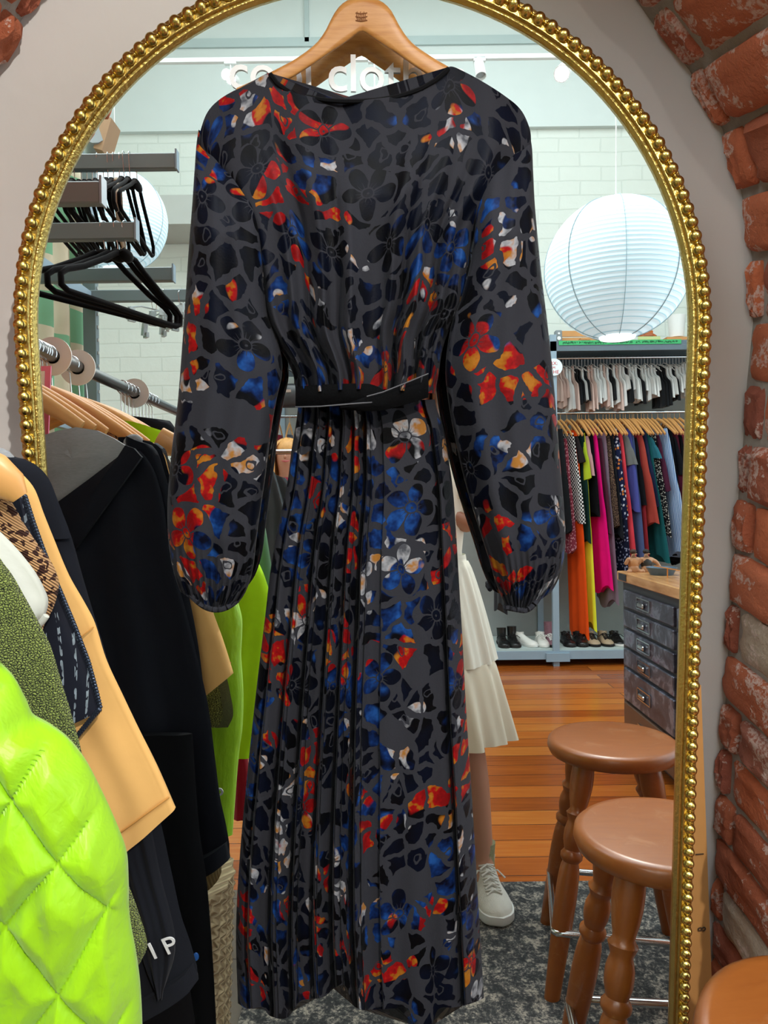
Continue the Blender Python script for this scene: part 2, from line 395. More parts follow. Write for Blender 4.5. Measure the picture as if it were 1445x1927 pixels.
# crown of the arch between the two visible flanks
cx_ = .02
def crown(t): 
    x0, z0 = lf[-1]; x1, z1 = ed[0]; x = x0+(x1-x0)*t; R_ = .72; zc = 1.42
    return x, z0+(z1-z0)*t + (.235 if True else 0)*(1-(2*t-1)**2)**.85
bot = [(ed[-1][0]+.02, .05)]
right = ed + bot
pts2 = list(reversed(right)) + [crown(1-t/14) for t in range(1, 14)] + list(reversed(lf)) + [(lf[0][0]-.055, lf[0][1]-.1), (lf[0][0]-.1, lf[0][1]-.25), (lf[0][0]-.115, lf[0][1]-.5), (lf[0][0]-.12, .05)]
# resample evenly
def resample(P, step):
    out = [P[0]]; acc = 0; cur = V(P[0])
    for q_ in P[1:]:
        q_ = V(q_)
        while (q_-cur).length >= step-acc:
            d_ = (q_-cur).normalized(); cur = cur+d_*(step-acc); out.append((cur.x, cur.y)); acc = 0
        acc += (q_-cur).length; cur = q_
    return out
CV = resample(pts2, .092)
b = MB()
xs = [p_[0] for p_ in CV]; zs = [p_[1] for p_ in CV]
b.box((.1, YW+.06, 1.5), (2.6, .12, 3.0))
b.build('wall_niche', plaster(), smooth=False, kind='structure')
YF = .78
def nrm2(i):
    a_ = V(CV[max(i-1, 0)]); c_ = V(CV[min(i+1, len(CV)-1)]); t_ = (c_-a_).normalized(); return t_, V((t_.y, -t_.x))
b = MB(); R = random.Random(4)
tone = []
for i in range(len(CV)-1):
    m_ = (V(CV[i])+V(CV[i+1]))/2; t_ = (V(CV[i+1])-V(CV[i])).normalized(); N_ = V((t_.y, -t_.x))
    if N_.dot(m_-V((.1, 1.35))) < 0: N_ = -N_
    segs = [.052, .215, .073] if i % 2 else [.2, .14]
    if i % 3 == 0: segs = [.03, .2, .11]
    y = YW-.002
    for L_ in segs:
        jit = R.uniform(-.005, .004); ln_ = L_-.007; wd = .083+R.uniform(-.005, .004); hd = .1
        c3 = V((m_.x, 0, m_.y)) + V((N_.x, 0, N_.y))*(hd/2+jit+.001) + V((0, y-L_/2, 0))
        ax = V((t_.x, 0, t_.y)); ay = V((0, 1, 0)); az = V((N_.x, 0, N_.y)); n0 = len(b.v); tn = R.random()
        if R.random() < .10: tn = .95
        else: tn *= .88
        # subdivided rough brick face
        nx, ny = 7, 10; vs = []; sd = R.uniform(0, 99)
        for lay in (0, 1):
            for a_ in range(nx+1):
                for c_ in range(ny+1):
                    u_, v2 = -1+2*a_/nx, -1+2*c_/ny
                    e = max(abs(u_), abs(v2)); rr = 1-.06*max(0, (abs(u_)*abs(v2))**8)
                    dn = mn.noise(V((u_*2.2, v2*3.5, sd)))*.006 + mn.noise(V((u_*7, v2*9, sd)))*.003
                    h_ = (-hd/2 + .008*(max(0, e-.84)/.16)**2 + dn) if lay == 0 else hd/2
                    e2 = 1+.03*mn.noise(V((u_*3, v2*3, sd+5)))
                    vs.append(c3 + ax*(u_*rr*e2*wd/2) + ay*(v2*rr*ln_/2*(1+.02*mn.noise(V((u_*4, v2, sd+9))))) + az*h_)
        fs = []; W_ = ny+1; lay_n = (nx+1)*W_
        for a_ in range(nx):
            for c_ in range(ny):
                i0 = a_*W_+c_; fs.append((i0, i0+1, i0+W_+1, i0+W_))
        per = [a_*W_ for a_ in range(nx+1)] + [nx*W_+c_ for c_ in range(1, ny+1)] + [a_*W_+ny for a_ in range(nx-1, -1, -1)] + [c_ for c_ in range(ny-1, 0, -1)]
        for k in range(len(per)): a0, a1 = per[k], per[(k+1) % len(per)]; fs.append((a0, a1, a1+lay_n, a0+lay_n))
        b.add(vs, fs); tone += [tn]*len(vs); y -= L_
rb = redbrick(); o = b.build('wall_arch_bricks', rb, kind='structure', smooth=True)
at = o.data.attributes.new('tone', 'FLOAT', 'POINT')
for i, q_ in enumerate(tone): at.data[i].value = q_
# mortar bed behind the brick faces, then the wall face towards the room
b = MB(); rows = []
def off(i, d): t_, N_ = nrm2(i); m_ = V(CV[i]); N_ = N_ if N_.dot(m_-V((.1, 1.35))) > 0 else -N_; return m_+N_*d
ii = range(len(CV))
ys = [YW-j*.02 for j in range(17)] 
rows = [[V((off(i, .012+.003*mn.noise(V((i*3.1, y*40, 0)))).x, y, off(i, .012).y)) for i in ii] for y in ys]
b.grid(rows); rows = [[V((off(i, d).x, YF+.01, off(i, d).y)) for i in ii] for d in (.012, .11)]; b.grid(rows)
b.build('wall_arch_mortar', mortar, kind='structure', smooth=True)
def brickface():
    m = bpy.data.materials.new('red_brick_face'); t = NT(m); c = t.co()
    s_ = t.new('ShaderNodeSeparateXYZ'); t.ln(c, s_.inputs[0]); cb = t.new('ShaderNodeCombineXYZ'); t.ln(s_.outputs[0], cb.inputs[0]); t.ln(s_.outputs[2], cb.inputs[1])
    b_ = t.new('ShaderNodeTexBrick'); t.ln(cb.outputs[0], b_.inputs['Vector']); b_.inputs['Scale'].default_value = 1; b_.inputs['Brick Width'].default_value = .24; b_.inputs['Row Height'].default_value = .085; b_.inputs['Mortar Size'].default_value = .007
    b_.inputs[1].default_value = lin('8e4a36'); b_.inputs[2].default_value = lin('a85a3c'); b_.inputs[3].default_value = lin('8a857c')
    t.ln(b_.outputs[0], t.b.inputs['Base Color']); t.b.inputs['Roughness'].default_value = .9; t.bump(t.m('SUBTRACT', t.noise(c, 40, 4), b_.outputs['Fac']), .6, .008); return m
b = MB(); cc = V((.1, 1.3)); 
def outer(i):
    d_ = (V(CV[i])-cc); k_ = max(abs(d_.x)/1.6, abs(d_.y)/(2.2 if d_.y > 0 else 1.3)); q_ = cc+d_/k_; return q_
rows = [[V((off(i, .1).x, YF+.012, off(i, .1).y)) for i in ii], [V((outer(i).x, YF+.012, max(0, outer(i).y))) for i in ii]]
b.grid(rows); b.build('wall_front', brickface(), kind='structure', smooth=False)
b = MB(); b.box((2.55, 1.0, 2.8), (1.7, .42, 5.6)); b.box((-2.2, 1.0, 2.8), (1.4, .42, 5.6)); b.box((.1, 1.0, 4.52), (3.2, .42, 2.16)); b.build('wall_front_upper', white_wall, kind='structure', smooth=False)

# ================================================================== THE MIRROR
U0, V0, RR = .034, .095, .453; VB = -1.26
def arch(r, n=60, flare=.026):
    P = []
    H = V0-VB
    for k in range(24): t = k/24; P.append((U0-r-.0*(1-t), VB+H*t))
    for k in range(n+1): a_ = pi-pi*k/n; P.append((U0+r*cos(a_), V0+r*sin(a_)))
    for k in range(1, 25): t = k/24; P.append((U0+r+flare*t**1.1, V0-H*t))
    return P
mroot = empty('leaning_mirror', uvw(U0, VB, 0), 'tall arched floor mirror with beaded gilt frame leaning in the brick niche', 'mirror')
# frame: swept profile (distance inward from the outer edge, height)
prof = [(0, -.016), (0, .009), (.0012, .0120), (.003, .0130), (.0165, .0130), (.0173, .0145), (.0186, .0145), (.0195, .0120), (.0200, .0085), (.0212, .0080), (.0218, .0092), (.0228, .0090), (.0238, .0055), (.0245, .0012), (.0248, .0004), (.0248, -.016)]
rows = []
nA = len(arch(RR))
rings = [arch(RR-d) for d, _ in prof]
b = MB()
for k in range(nA): rows.append([uvw(rings[j][k][0], rings[j][k][1], prof[j][1]) for j in range(len(prof))])
b.grid(rows, closed=True, cap=True)
# bottom bar
o_fr = None
b.box(uvw(U0+.013, VB+.012, .001), ((RR+.013)*2, .034, .03), Matrix((EU, MN, EV)).transposed())
o_fr = b.build('gilded_frame', gold, mroot)
o_fr['label'] = 'gilt frame moulding with a textured band'
C_ = arch(RR-.0092, 200); 
def arclen(P, step, start=.006):
    out = []; acc = -start; cur = V(P[0])
    for q_ in P[1:]:
        q_ = V(q_)
        while acc+(q_-cur).length >= step or (not out and acc+(q_-cur).length >= 0):
            tgt = step if out else 0; need = tgt-acc; cur = cur+(q_-cur).normalized()*need; out.append((cur.x, cur.y)); acc = 0
        acc += (q_-cur).length; cur = q_
    return out
bd = arclen(C_, .0180); b = MB()
for (u_, v_) in bd: b.ball(uvw(u_, v_, .0150), .0081, 16, 10)
for i in range(len(bd)-1):
    a_, c_ = bd[i], bd[i+1]; b.ball(uvw((a_[0]+c_[0])/2, (a_[1]+c_[1])/2, .0145), .0026, 8, 5)
b.build('beading', gold2, mroot)
b = MB(); g = arch(RR-.0240); b.add([uvw(u_, v_, 0) for u_, v_ in g] , [tuple(range(len(g)))])
mg = bpy.data.materials.new('silvered_mirror_glass'); t = NT(mg); t.b.inputs['Metallic'].default_value = 1; t.b.inputs['Roughness'].default_value = 0; t.b.inputs['Base Color'].default_value = (.93, .965, .955, 1)
b.build('mirror_glass', mg, mroot, smooth=False)
b = MB(); g = arch(RR-.004); b.prism(g, lambda x, y, d: uvw(x, y, d), -.017, -.021); b.build('backing_board', mat('brown_backing_board', '8a6a48', .8), mroot, smooth=False)
# vinyl lettering on the glass
lw = mat('white_vinyl_lettering', 'eef1f2', .5, var=0, emit=0)
c0 = pm(655, 171, .002)
o = text('lettering', 'cool clothes', .062, lw, mroot, c0, EU, EV, ext=.0004, offs=.0004, spc=.98)
o['label'] = 'white lettering reading cool clothes across the glass'
# wooden measuring board behind the frame
b = MB(); P = [on_y(x, y, 1.06) for x, y in ((1280, 1290), (1319, 1290), (1347, 2060), (1280, 2060))]
b.prism([(0, 0), (1, 0), (2, 0), (3, 0)], lambda x, y, d: P[int(x)]+V((0, d, 0)), 0, .02)
mb_ = b.build('wooden_measuring_board', wood_h, smooth=False, label='pale wooden board with pencilled numbers standing behind the mirror frame', cat='board')
ink = mat('dark_ink', '4a3a28', .8, var=0)
for tx, (x, y) in (('1', (1324, 1607)), ('8', (1328, 1748))): text('number', tx, .022, ink, mb_, on_y(x, y, 1.058), (0, 0, 1), (-1, 0, 0), ext=.0004)

# ================================================================== HANGER AND DRESS
hroot = empty('wooden_coat_hanger', pm(680, 60, .03), 'broad light wood hanger with a small burnt stamp holding the velvet dress', 'coat hanger')
def hang_poly(off_=0):
    top = [(440, 168), (480, 150), (520, 130), (560, 108), (596, 80), (612, 58), (622, 38), (632, 20), (645, 6), (662, -3), (682, -6), (702, -3), (720, 4), (735, 18), (745, 36), (756, 56), (775, 80), (808, 104), (845, 126), (880, 146), (915, 166)]
    bot_ = [(905, 196), (860, 172), (820, 150), (780, 125), (740, 97), (700, 70), (682, 59), (664, 70), (625, 97), (585, 124), (545, 149), (500, 172), (450, 196)]
    return top, bot_
tp, bt = hang_poly(); tcx = curve([(x, y) for x, y in tp]); bcx = curve(swap(swap(sorted(bt))))
b = MB(); rows = []
for k in range(61):
    x = 445+(905-445)*k/60; yt, yb = tcx(x), bcx(x); row = []
    for j in range(16):
        a_ = 2*pi*j/16; ss = (abs(cos(a_))**.45)*(1 if cos(a_) > 0 else -1); tt = (abs(sin(a_))**.45)*(1 if sin(a_) > 0 else -1)
        row.append(pm(x, (yt+yb)/2-(yb-yt)/2*ss, .0265+.0085*tt))
    rows.append(row)
b.grid(rows, closed=True, cap=True)
def hangwood():
    m = bpy.data.materials.new('hanger_beech'); t = NT(m); c = t.co(); g = t.noise(t.mapv(c, (6, 30, 60)), 4, 5, .6)
    t.ln(t.ramp(g, [(.3, 'a66c36'), (.5, 'b67f44'), (.7, 'c08b50')]), t.b.inputs['Base Color']); t.b.inputs['Roughness'].default_value = .33; return m
b.build('arms', hangwood(), hroot)
b = MB(); b.tube([pm(682, -2, .0265), pm(682, -60, .0265), pm(690, -85, .0265), pm(715, -95, .0265), pm(735, -80, .0265), pm(738, -60, .0265)], .0018); b.build('hook', steel, hroot)
b = MB(); st = pm(679, 31, .0353)
for k in range(6): b.tube([pm(672+k*3.2, 22+(k % 2)*2, .0354), pm(671+k*3.2, 31, .0354), pm(674+k*2.8, 40-(k % 3), .0354)], .0005, 5)
for yy in (24, 31, 38): b.tube([pm(669, yy, .0354), pm(679, yy+2, .0354), pm(691, yy, .0354)], .0005, 5)
b.build('burnt_stamp', mat('burnt_wood', '7d4a22', .8), hroot)

def devore():
    m = bpy.data.materials.new('devore_velvet'); t = NT(m); uv = t.new('ShaderNodeUVMap').outputs[0]
    wn_ = t.vm('SUBTRACT', t.noise(uv, 26, 2, col=True), (.5, .5, .5)); p = t.vm('ADD', uv, t.vm('SCALE', wn_, sc=.016))
    wn2 = t.vm('SUBTRACT', t.noise(uv, 45, 2, col=True), (.5, .5, .5)); p2 = t.vm('ADD', p, t.vm('SCALE', wn2, sc=.020))
    # flowers
    vf = t.voro(p, 12.5, 'F1', '2D', .75); loc = t.vm('SUBTRACT', p, vf.outputs['Position']); s_ = t.new('ShaderNodeSeparateXYZ'); t.ln(loc, s_.inputs[0])
    r = t.vm('LENGTH', t.vm('MULTIPLY', loc, (1, 1, 0))); th = t.m('ARCTAN2', s_.outputs[1], s_.outputs[0]); cs = t.new('ShaderNodeSeparateColor'); t.ln(vf.outputs['Color'], cs.inputs[0])
    pet = t.m('ABSOLUTE', t.m('COSINE', t.m('ADD', t.m('MULTIPLY', th, 2.5), t.m('MULTIPLY', cs.outputs[0], 6.28))))
    Rm = t.m('MULTIPLY', t.m('POWER', pet, .4), .034)
    inpet = t.m('MULTIPLY', t.m('LESS_THAN', r, Rm), t.m('GREATER_THAN', r, .0080))
    gap = t.m('GREATER_THAN', t.m('MULTIPLY', pet, r), .0024)
    fine = t.m('ABSOLUTE', t.m('COSINE', t.m('ADD', t.m('MULTIPLY', th, 7.5), 1.0)))
    vein = t.m('GREATER_THAN', t.m('ADD', fine, t.m('MULTIPLY', r, 48)), .74)
    ctr = t.m('MULTIPLY', t.m('LESS_THAN', r, .0062), t.m('GREATER_THAN', r, .0016))
    flower = t.m('MAXIMUM', t.m('MULTIPLY', t.m('MULTIPLY', inpet, gap), vein), ctr)
    isf = t.m('GREATER_THAN', cs.outputs[1], .64); infl = t.m('MULTIPLY', isf, t.m('LESS_THAN', r, .037))
    # loose petals
    vb = t.voro(p2, 31, 'DISTANCE_TO_EDGE', '2D', 1); vc = t.voro(p2, 31, 'F1', '2D', 1); cb = t.new('ShaderNodeSeparateColor'); t.ln(vc.outputs['Color'], cb.inputs[0])
    blob = t.m('MULTIPLY', t.m('GREATER_THAN', vb.outputs['Distance'], t.m('ADD', .07, t.m('MULTIPLY', t.noise(uv, 60, 1), .12))), t.m('LESS_THAN', cb.outputs[0], .86))
    ring = t.m('ABSOLUTE', t.m('SUBTRACT', vc.outputs['Distance'], .17)); eye = t.m('MULTIPLY', t.m('LESS_THAN', ring, .035), t.m('GREATER_THAN', cb.outputs[1], .72)); blob = t.m('MULTIPLY', blob, t.m('SUBTRACT', 1, eye))
    mask = t.m('ADD', t.m('MULTIPLY', infl, flower), t.m('MULTIPLY', t.m('SUBTRACT', 1, infl), blob))
    # colours by region
    nR = t.noise(t.vm('ADD', uv, (3.1, 1.7, 0)), 8.5, 2, .6); nB = t.noise(t.vm('ADD', uv, (9.3, 4.4, 0)), 9, 2, .6); nW = t.noise(t.vm('ADD', uv, (5.5, 8.8, 0)), 13, 2, .6); nG = t.noise(uv, 34, 3, .6)
    pile = t.noise(uv, 300, 2); soft = t.noise(uv, 16, 2)
    red = t.ramp(nG, [(.42, '6e0c0e'), (.53, '920f10'), (.56, '8e4a12'), (.64, '9a611c')])
    blue = t.ramp(nG, [(.38, '060818'), (.52, '0d2554'), (.66, '1c4684')])
    wht = t.ramp(nG, [(.36, '45464c'), (.5, '949498'), (.62, '96642c')])
    blk = t.ramp(soft, [(.4, '050507'), (.62, '060a18')])
    c = t.mix(t.ramp(nB, [(.545, 0.), (.575, 1.)]), blk, blue)
    c = t.mix(t.ramp(nW, [(.605, 0.), (.615, 1.)]), c, wht)
    c = t.mix(t.ramp(nR, [(.582, 0.), (.592, 1.)]), c, red)
    c = t.mix(t.m('MULTIPLY', pile, .25), c, lin('040405'))
    col = t.mix(mask, lin('2b2b30'), c)
    t.ln(col, t.b.inputs['Base Color']); t.ln(t.mix(mask, (.9,)*3+(1,), (.45,)*3+(1,)), t.b.inputs['Roughness'])
    t.b.inputs['Sheen Weight'].default_value = .03; t.b.inputs['Sheen Roughness'].default_value = .35; t.b.inputs['Specular IOR Level'].default_value = .07
    t.bump(t.m('ADD', mask, t.m('MULTIPLY', pile, .25)), .55, .0016); return m
dv = devore()
droot = empty('velvet_maxi_dress', pm(680, 1900, .05), 'long-sleeved black floral burnout velvet maxi dress hanging from the wooden hanger over the mirror', 'dress')
def MP(base): return lambda x, y, d: pm(x, y, base+d)
# bodice
topc = curve([(368, 275), (378, 248), (392, 214), (410, 192), (440, 172), (475, 157), (508, 137), (518, 152), (545, 170), (590, 183), (650, 189), (720, 185), (780, 170), (815, 152), (838, 133), (848, 125), (870, 133), (910, 155), (950, 182), (978, 208), (996, 246), (1002, 275)])
bxl = curve([(120, 370), (260, 372), (330, 402), (420, 455), (520, 478), (590, 490), (630, 508), (665, 532), (700, 550), (740, 557)])
bxr = curve([(120, 1000), (260, 1000), (330, 968), (420, 905), (500, 886), (580, 868), (620, 846), (660, 832), (700, 826), (740, 818)])
def bfold(s, t):
    a_ = max(0, (t-.12)/.88)**1.0; g_ = sum(h*math.exp(-((s-c_)/w_)**2) for c_, w_, h in ((-.88, .06, .9), (-.66, .05, 1.0), (-.5, .035, -.9), (-.36, .05, .9), (-.2, .03, -.7), (-.1, .05, .6), (.28, .045, .9), (.4, .03, -.8), (.52, .05, 1.1), (.68, .035, -.8), (.78, .05, .9), (.92, .05, .5)))
    return .026*a_*g_ + .005*sin(6*s+3*t)*a_ + .004*sin(11*s-5*t)+.003*sin(17*s+3*t+1)
b = MB()
def bodytop(s):
    x = 372+(1000-372)*(s+1)/2; return topc(x)
def bx(s, y): pass
# widths at the top follow the shoulder, so edges are given by row parameter through y
panel(b, bxl, bxr, bodytop, lambda s: 738-6*cos(s*2), MP(.036), lambda t: .012+.030*min(1, t*3), bfold, nc=220, nr=90, back=.3)
b.build('bodice', dv, droot)
b = MB(); b.tube([pm(x, topc(x)+2, .048) for x in range(508, 850, 6)], .0028, 6); b.build('neckline_binding', black_velvet, droot)
# sleeves
def slv(seed, amp=.006):
    f0 = fold(seed, 5, amp, .5, .35)
    return lambda s, t: f0(s, t) + (.004*sin(s*38+seed)*max(0, (t-.86)/.14) if t > .86 else 0)
lxl = curve([(205, 382), (260, 371), (320, 366), (380, 362), (470, 355), (560, 349), (660, 342), (760, 334), (840, 324), (900, 318), (960, 315), (1020, 317), (1070, 325), (1110, 338), (1135, 352), (1150, 372)])
lxr = curve([(205, 395), (235, 440), (270, 462), (330, 478), (400, 488), (480, 496), (560, 500), (600, 506), (650, 526), (700, 531), (750, 521), (800, 512), (860, 504), (900, 499), (960, 490), (1020, 482), (1070, 476), (1110, 464), (1135, 448), (1150, 430)])
rxl = curve([(205, 960), (235, 938), (270, 920), (330, 905), (400, 896), (480, 888), (560, 868), (600, 852), (650, 842), (700, 838), (760, 844), (820, 855), (880, 868), (940, 884), (1000, 903), (1050, 919), (1100, 934), (1140, 952), (1155, 968)])
rxr = curve([(205, 972), (235, 990), (270, 1000), (320, 1003), (380, 1006), (450, 1012), (520, 1019), (600, 1029), (700, 1040), (780, 1047), (860, 1053), (940, 1060), (1010, 1064), (1060, 1060), (1100, 1046), (1140, 1016), (1155, 990)])
for nm, xl_, xr_, sd, yb_, tp_ in (('left', lxl, lxr, 3, lambda s: 1148-26*s*s+8*s, lambda s: 266+22*s), ('right', rxl, rxr, 11, lambda s: 1150-36*(max(0, s))**2-6*max(0, -s), lambda s: 262-20*s)):
    b = MB(); panel(b, xl_, xr_, tp_, yb_, MP(.050), lambda t: .004+.042*min(1, t*5)*(1-.45*max(0, t-.85)/.15), slv(sd), nc=110, nr=110, back=.35, sink=.030, uvo=(sd*.37, sd*.21))
    o = b.build('sleeve', dv, droot)
    b = MB(); pts_ = [pm(xl_(1136)+(xr_(1136)-xl_(1136))*k/30, yb_(-1+2*k/30)-1, .050+.030*(1-abs(-1+k/15)**2.5)**.5+.003*sin(k*2.4)) for k in range(31)]
    b.tube(pts_, .0035, 6); b.build('gathered_cuff', dv, o)
# skirt
sxl = curve([(750, 562), (790, 558), (850, 548), (900, 542), (960, 530), (1000, 521), (1080, 508), (1150, 500), (1300, 482), (1450, 466), (1600, 452), (1750, 444), (1900, 448)])
sxr = curve([(750, 818), (770, 822), (800, 833), (850, 842), (920, 852), (1000, 858), (1100, 864), (1200, 870), (1350, 878), (1500, 888), (1650, 897), (1800, 906), (1900, 912)])
PL = [(-.90, .020), (-.72, .024), (-.55, .026), (-.36, .024), (-.20, .024), (-.04, .034), (.84, .022)]
def sfold(s, t):
    s2 = s+.012*sin(5*t+9*s)*t; v_ = 0
    for i, (c_, h_) in enumerate(PL):
        dx = s2-c_; wid = .11 if c_ < .5 else .5
        if dx > 0 and dx < wid*2: v_ += h_*math.exp(-(dx/wid*1.4)**2)*(1/(1+math.exp(-dx*260))) - h_*.25
        elif dx <= 0: v_ -= h_*1.0*math.exp(-(dx/.028)**2)*.8
    v_ += .006*sin(7*s+2.5*t)*t + .0025*sin(23*s+4*t)*t
    return v_*(.55+.45*t)
hem = curve([(-1, 1888), (-.93, 1898), (-.8, 1897), (-.74, 1912), (-.6, 1915), (-.5, 1885), (-.42, 1880), (-.3, 1876), (-.2, 1858), (-.12, 1856), (-.06, 1893), (.1, 1900), (.25, 1898), (.38, 1900), (.44, 1930), (.56, 1932), (.62, 1900), (.75, 1896), (.9, 1888), (1, 1878)])
b = MB(); panel(b, sxl, sxr, lambda s: 752, lambda s: hem(s), MP(.030), lambda t: .030+.012*t, sfold, nc=460, nr=110, back=.15, uvo=(.6, .9))
b.build('skirt', dv, droot)
# belt: two velvet bands crossing near the middle
def band(mb, top_, bot_, base):
    tx, bx_ = curve(top_), curve(bot_); x0, x1 = top_[0][0], top_[-1][0]; rows = []
    for k in range(41):
        x = x0+(x1-x0)*k/40; row = []
        q = base+.030*(1-abs((x-688)/150)**2.4 if abs(x-688) < 150 else 0)
        for j in range(9): f_ = j/8; row.append(pm(x, tx(x)+(bx_(x)-tx(x))*f_, q+.0035*sin(pi*f_)))
        for j in range(8, -1, -1): f_ = j/8; row.append(pm(x, tx(x)+(bx_(x)-tx(x))*f_, q-.002))
        rows.append(row)
    mb.grid(rows, closed=True, cap=True)
bm_ = mat('black_belt_velvet', '060607', .85, sheen=.0, spec=.06, var=.2, vs=200, bump=.2, bs=300)
belt = empty('belt', (0, 0, 0)); belt.parent = droot; belt['_o'] = list(droot.location)
b = MB(); band(b, [(556, 728), (600, 724), (690, 722), (712, 728), (735, 742), (760, 758)], [(556, 765), (600, 764), (660, 760), (700, 764), (735, 768), (760, 768)], .062); b.build('waistband', bm_, belt)
b = MB(); band(b, [(640, 764), (690, 746), (720, 738), (760, 722), (806, 703)], [(640, 770), (690, 774), (720, 772), (760, 762), (820, 744)], .067); b.build('crossed_tie', bm_, belt)
edge = mat('grey_satin_edge', '5a5a5e', .4)
b = MB()
b.tube([pm(x, y, .100 if 560 < x < 800 else .07) for x, y in ((556, 766), (600, 765), (660, 760), (700, 757))], .0008, 5)
b.tube([pm(x, y, .104 if x < 815 else .074) for x, y in ((690, 746), (720, 738), (760, 722), (806, 703))], .0007, 5); b.build('satin_edge', edge, belt)
b = MB(); b.tube([pm(520+3*sin(k*.5), 1130+k*1.0, .06) for k in range(5)], .001, 4)

# ================================================================== LEFT RACK: RAIL, GARMENTS
XRAIL = -.60
ra, rb_ = rX(75, 655, XRAIL), rX(330, 775, XRAIL)
ZR = (ra.z+rb_.z)/2
b = MB(); b.tube([(XRAIL, .93, ZR), (XRAIL, -2.0, ZR)], .0145, 14)
rail = b.build('clothes_rail', steel_d, label='round grey steel clothes rail running back along the left rack', cat='rail')
def zpx(y, Y): return CP.z+(955-y)/FPX*(CP.y-Y)
def xpx(x, Y): return CP.x+(x-722)/FPX*(CP.y-Y)
for i, (Y_, lb) in enumerate(((.40, 'nearest the gilt frame, largest in view'), (.27, 'just behind the first one'), (-.12, 'farthest along, nearer the velvet sleeve'))):
    b = MB(); b.lathe([(.016, -.0015), (.041, -.0015), (.041, .0015), (.016, .0015), (.016, -.0015)], (XRAIL, Y_, ZR-.002), 40, axis=(0, 1, 0))
    b.build('size_divider', white_pl, label='round white size divider on the rail, '+lb, cat='divider', group='size dividers on the rail')
def hooks(mb, X, Y, Z, drop, along='Y', r=.0014):
    P = []
    for k in range(12):
        a_ = -.3+pi*1.25*k/11; dx, dz = -.0175*cos(a_), .0175*sin(a_)
        P.append((X+dx, Y, Z+dz) if along == 'Y' else (X, Y+dx, Z+dz))
    P = P[::-1]; P2 = list(P); e = V(P[-1])
    # run down to the hanger centre
    P2 = [V(q) for q in P]
    P2 += [V((X-.004, Y, Z-.02)) if along == 'Y' else V((X, Y-.004, Z-.02)), V((X, Y, Z-drop))]
    mb.tube(P2, r, 6)
def wood_hanger(Y, label, group, drop=.075, tilt=0):
    r_ = empty('wooden_hanger', (XRAIL, Y, ZR-drop), label, 'hanger', group)
    b = MB(); hooks(b, XRAIL, Y, ZR, drop); b.build('hook', steel, r_)
    b = MB(); P = [(XRAIL+s*.215, Y, ZR-drop-.014-.105*abs(s)**1.4-.0*s) for s in [k/12-1 for k in range(25)]]
    b.tube(P, [.006+.013*(1-abs(k/12-1)**2*.75) for k in range(25)], 10, flat=.55); b.build('arms', wood_h, r_)
    return r_
def cloth_mat(name, c1, kind='plain', c2=None, sc=40, rough=.85, sheen=.15, c3=None, bump=.25):
    if name in MATS: return MATS[name]
    m = bpy.data.materials.new(name); t = NT(m); uv = t.new('ShaderNodeUVMap').outputs[0]; A = lin(c1); B = lin(c2 or c1)
    if kind == 'plain': t.ln(t.mix(t.noise(uv, 12, 3), tuple(x*.88 for x in A[:3])+(1,), tuple(min(1, x*1.1) for x in A[:3])+(1,)), t.b.inputs['Base Color']); t.bump(t.noise(uv, 60, 3), bump, .002)
    elif kind == 'floral':
        v_ = t.voro(uv, sc, 'F1', '2D'); s_ = t.new('ShaderNodeSeparateColor'); t.ln(v_.outputs['Color'], s_.inputs[0]); n_ = t.noise(uv, sc*1.7, 2)
        on = t.m('MULTIPLY', t.m('LESS_THAN', t.m('ADD', v_.outputs['Distance'], t.m('MULTIPLY', n_, .4)), .52), t.m('LESS_THAN', s_.outputs[0], .62))
        t.ln(t.mix(on, A, t.mix(t.m('GREATER_THAN', s_.outputs[1], .62), B, lin(c3 or c2))), t.b.inputs['Base Color'])
    elif kind == 'stripe': t.ln(t.mix(t.m('GREATER_THAN', t.wave(uv, sc, 0, 'X'), .55), A, B), t.b.inputs['Base Color'])
    elif kind == 'bands': t.ln(t.mix(t.m('GREATER_THAN', t.wave(uv, sc, 0, 'Y'), .5), A, B), t.b.inputs['Base Color'])
    elif kind == 'check':
        k = t.new('ShaderNodeTexChecker'); t.ln(uv, k.inputs[0]); k.inputs['Scale'].default_value = sc; k.inputs[1].default_value = A; k.inputs[2].default_value = B; t.ln(k.outputs[0], t.b.inputs['Base Color'])
    elif kind == 'tweed':
        n_ = t.voro(t.vm('ADD', uv, t.vm('SCALE', t.noise(uv, 300, 2, col=True), sc=.004)), sc, 'DISTANCE_TO_EDGE', '2D').outputs[0]
        t.ln(t.mix(t.ramp(n_, [(.08, 0.), (.16, 1.)]), B, t.mix(t.noise(uv, 50, 2), A, tuple(x*.6 for x in A[:3])+(1,))), t.b.inputs['Base Color']); t.bump(n_, .9, .003)
    elif kind == 'leopard':
        p = t.vm('ADD', uv, t.vm('SCALE', t.noise(uv, 60, 2, col=True), sc=.022)); v_ = t.voro(p, sc, 'F1', '2D'); s_ = t.new('ShaderNodeSeparateColor'); t.ln(v_.outputs['Color'], s_.inputs[0])
        on = t.m('LESS_THAN', v_.outputs['Distance'], t.m('ADD', .2, t.m('MULTIPLY', s_.outputs[0], .25)))
        rib = t.wave(t.mapv(uv, (1, 1, 1)), 190, 0, 'DIAGONAL'); base = t.mix(rib, tuple(x*.55 for x in A[:3])+(1,), A)
        t.ln(t.mix(on, base, B), t.b.inputs['Base Color']); t.bump(rib, .8, .002)
    t.b.inputs['Roughness'].default_value = rough; t.b.inputs['Sheen Weight'].default_value = sheen; t.b.inputs['Specular IOR Level'].default_value = .5 if rough < .5 else .12
    MATS[name] = m; return m
def ON(Y, d0=0): return lambda x, y, d: on_y(x, y, Y-d)        # silhouette given in the direct view
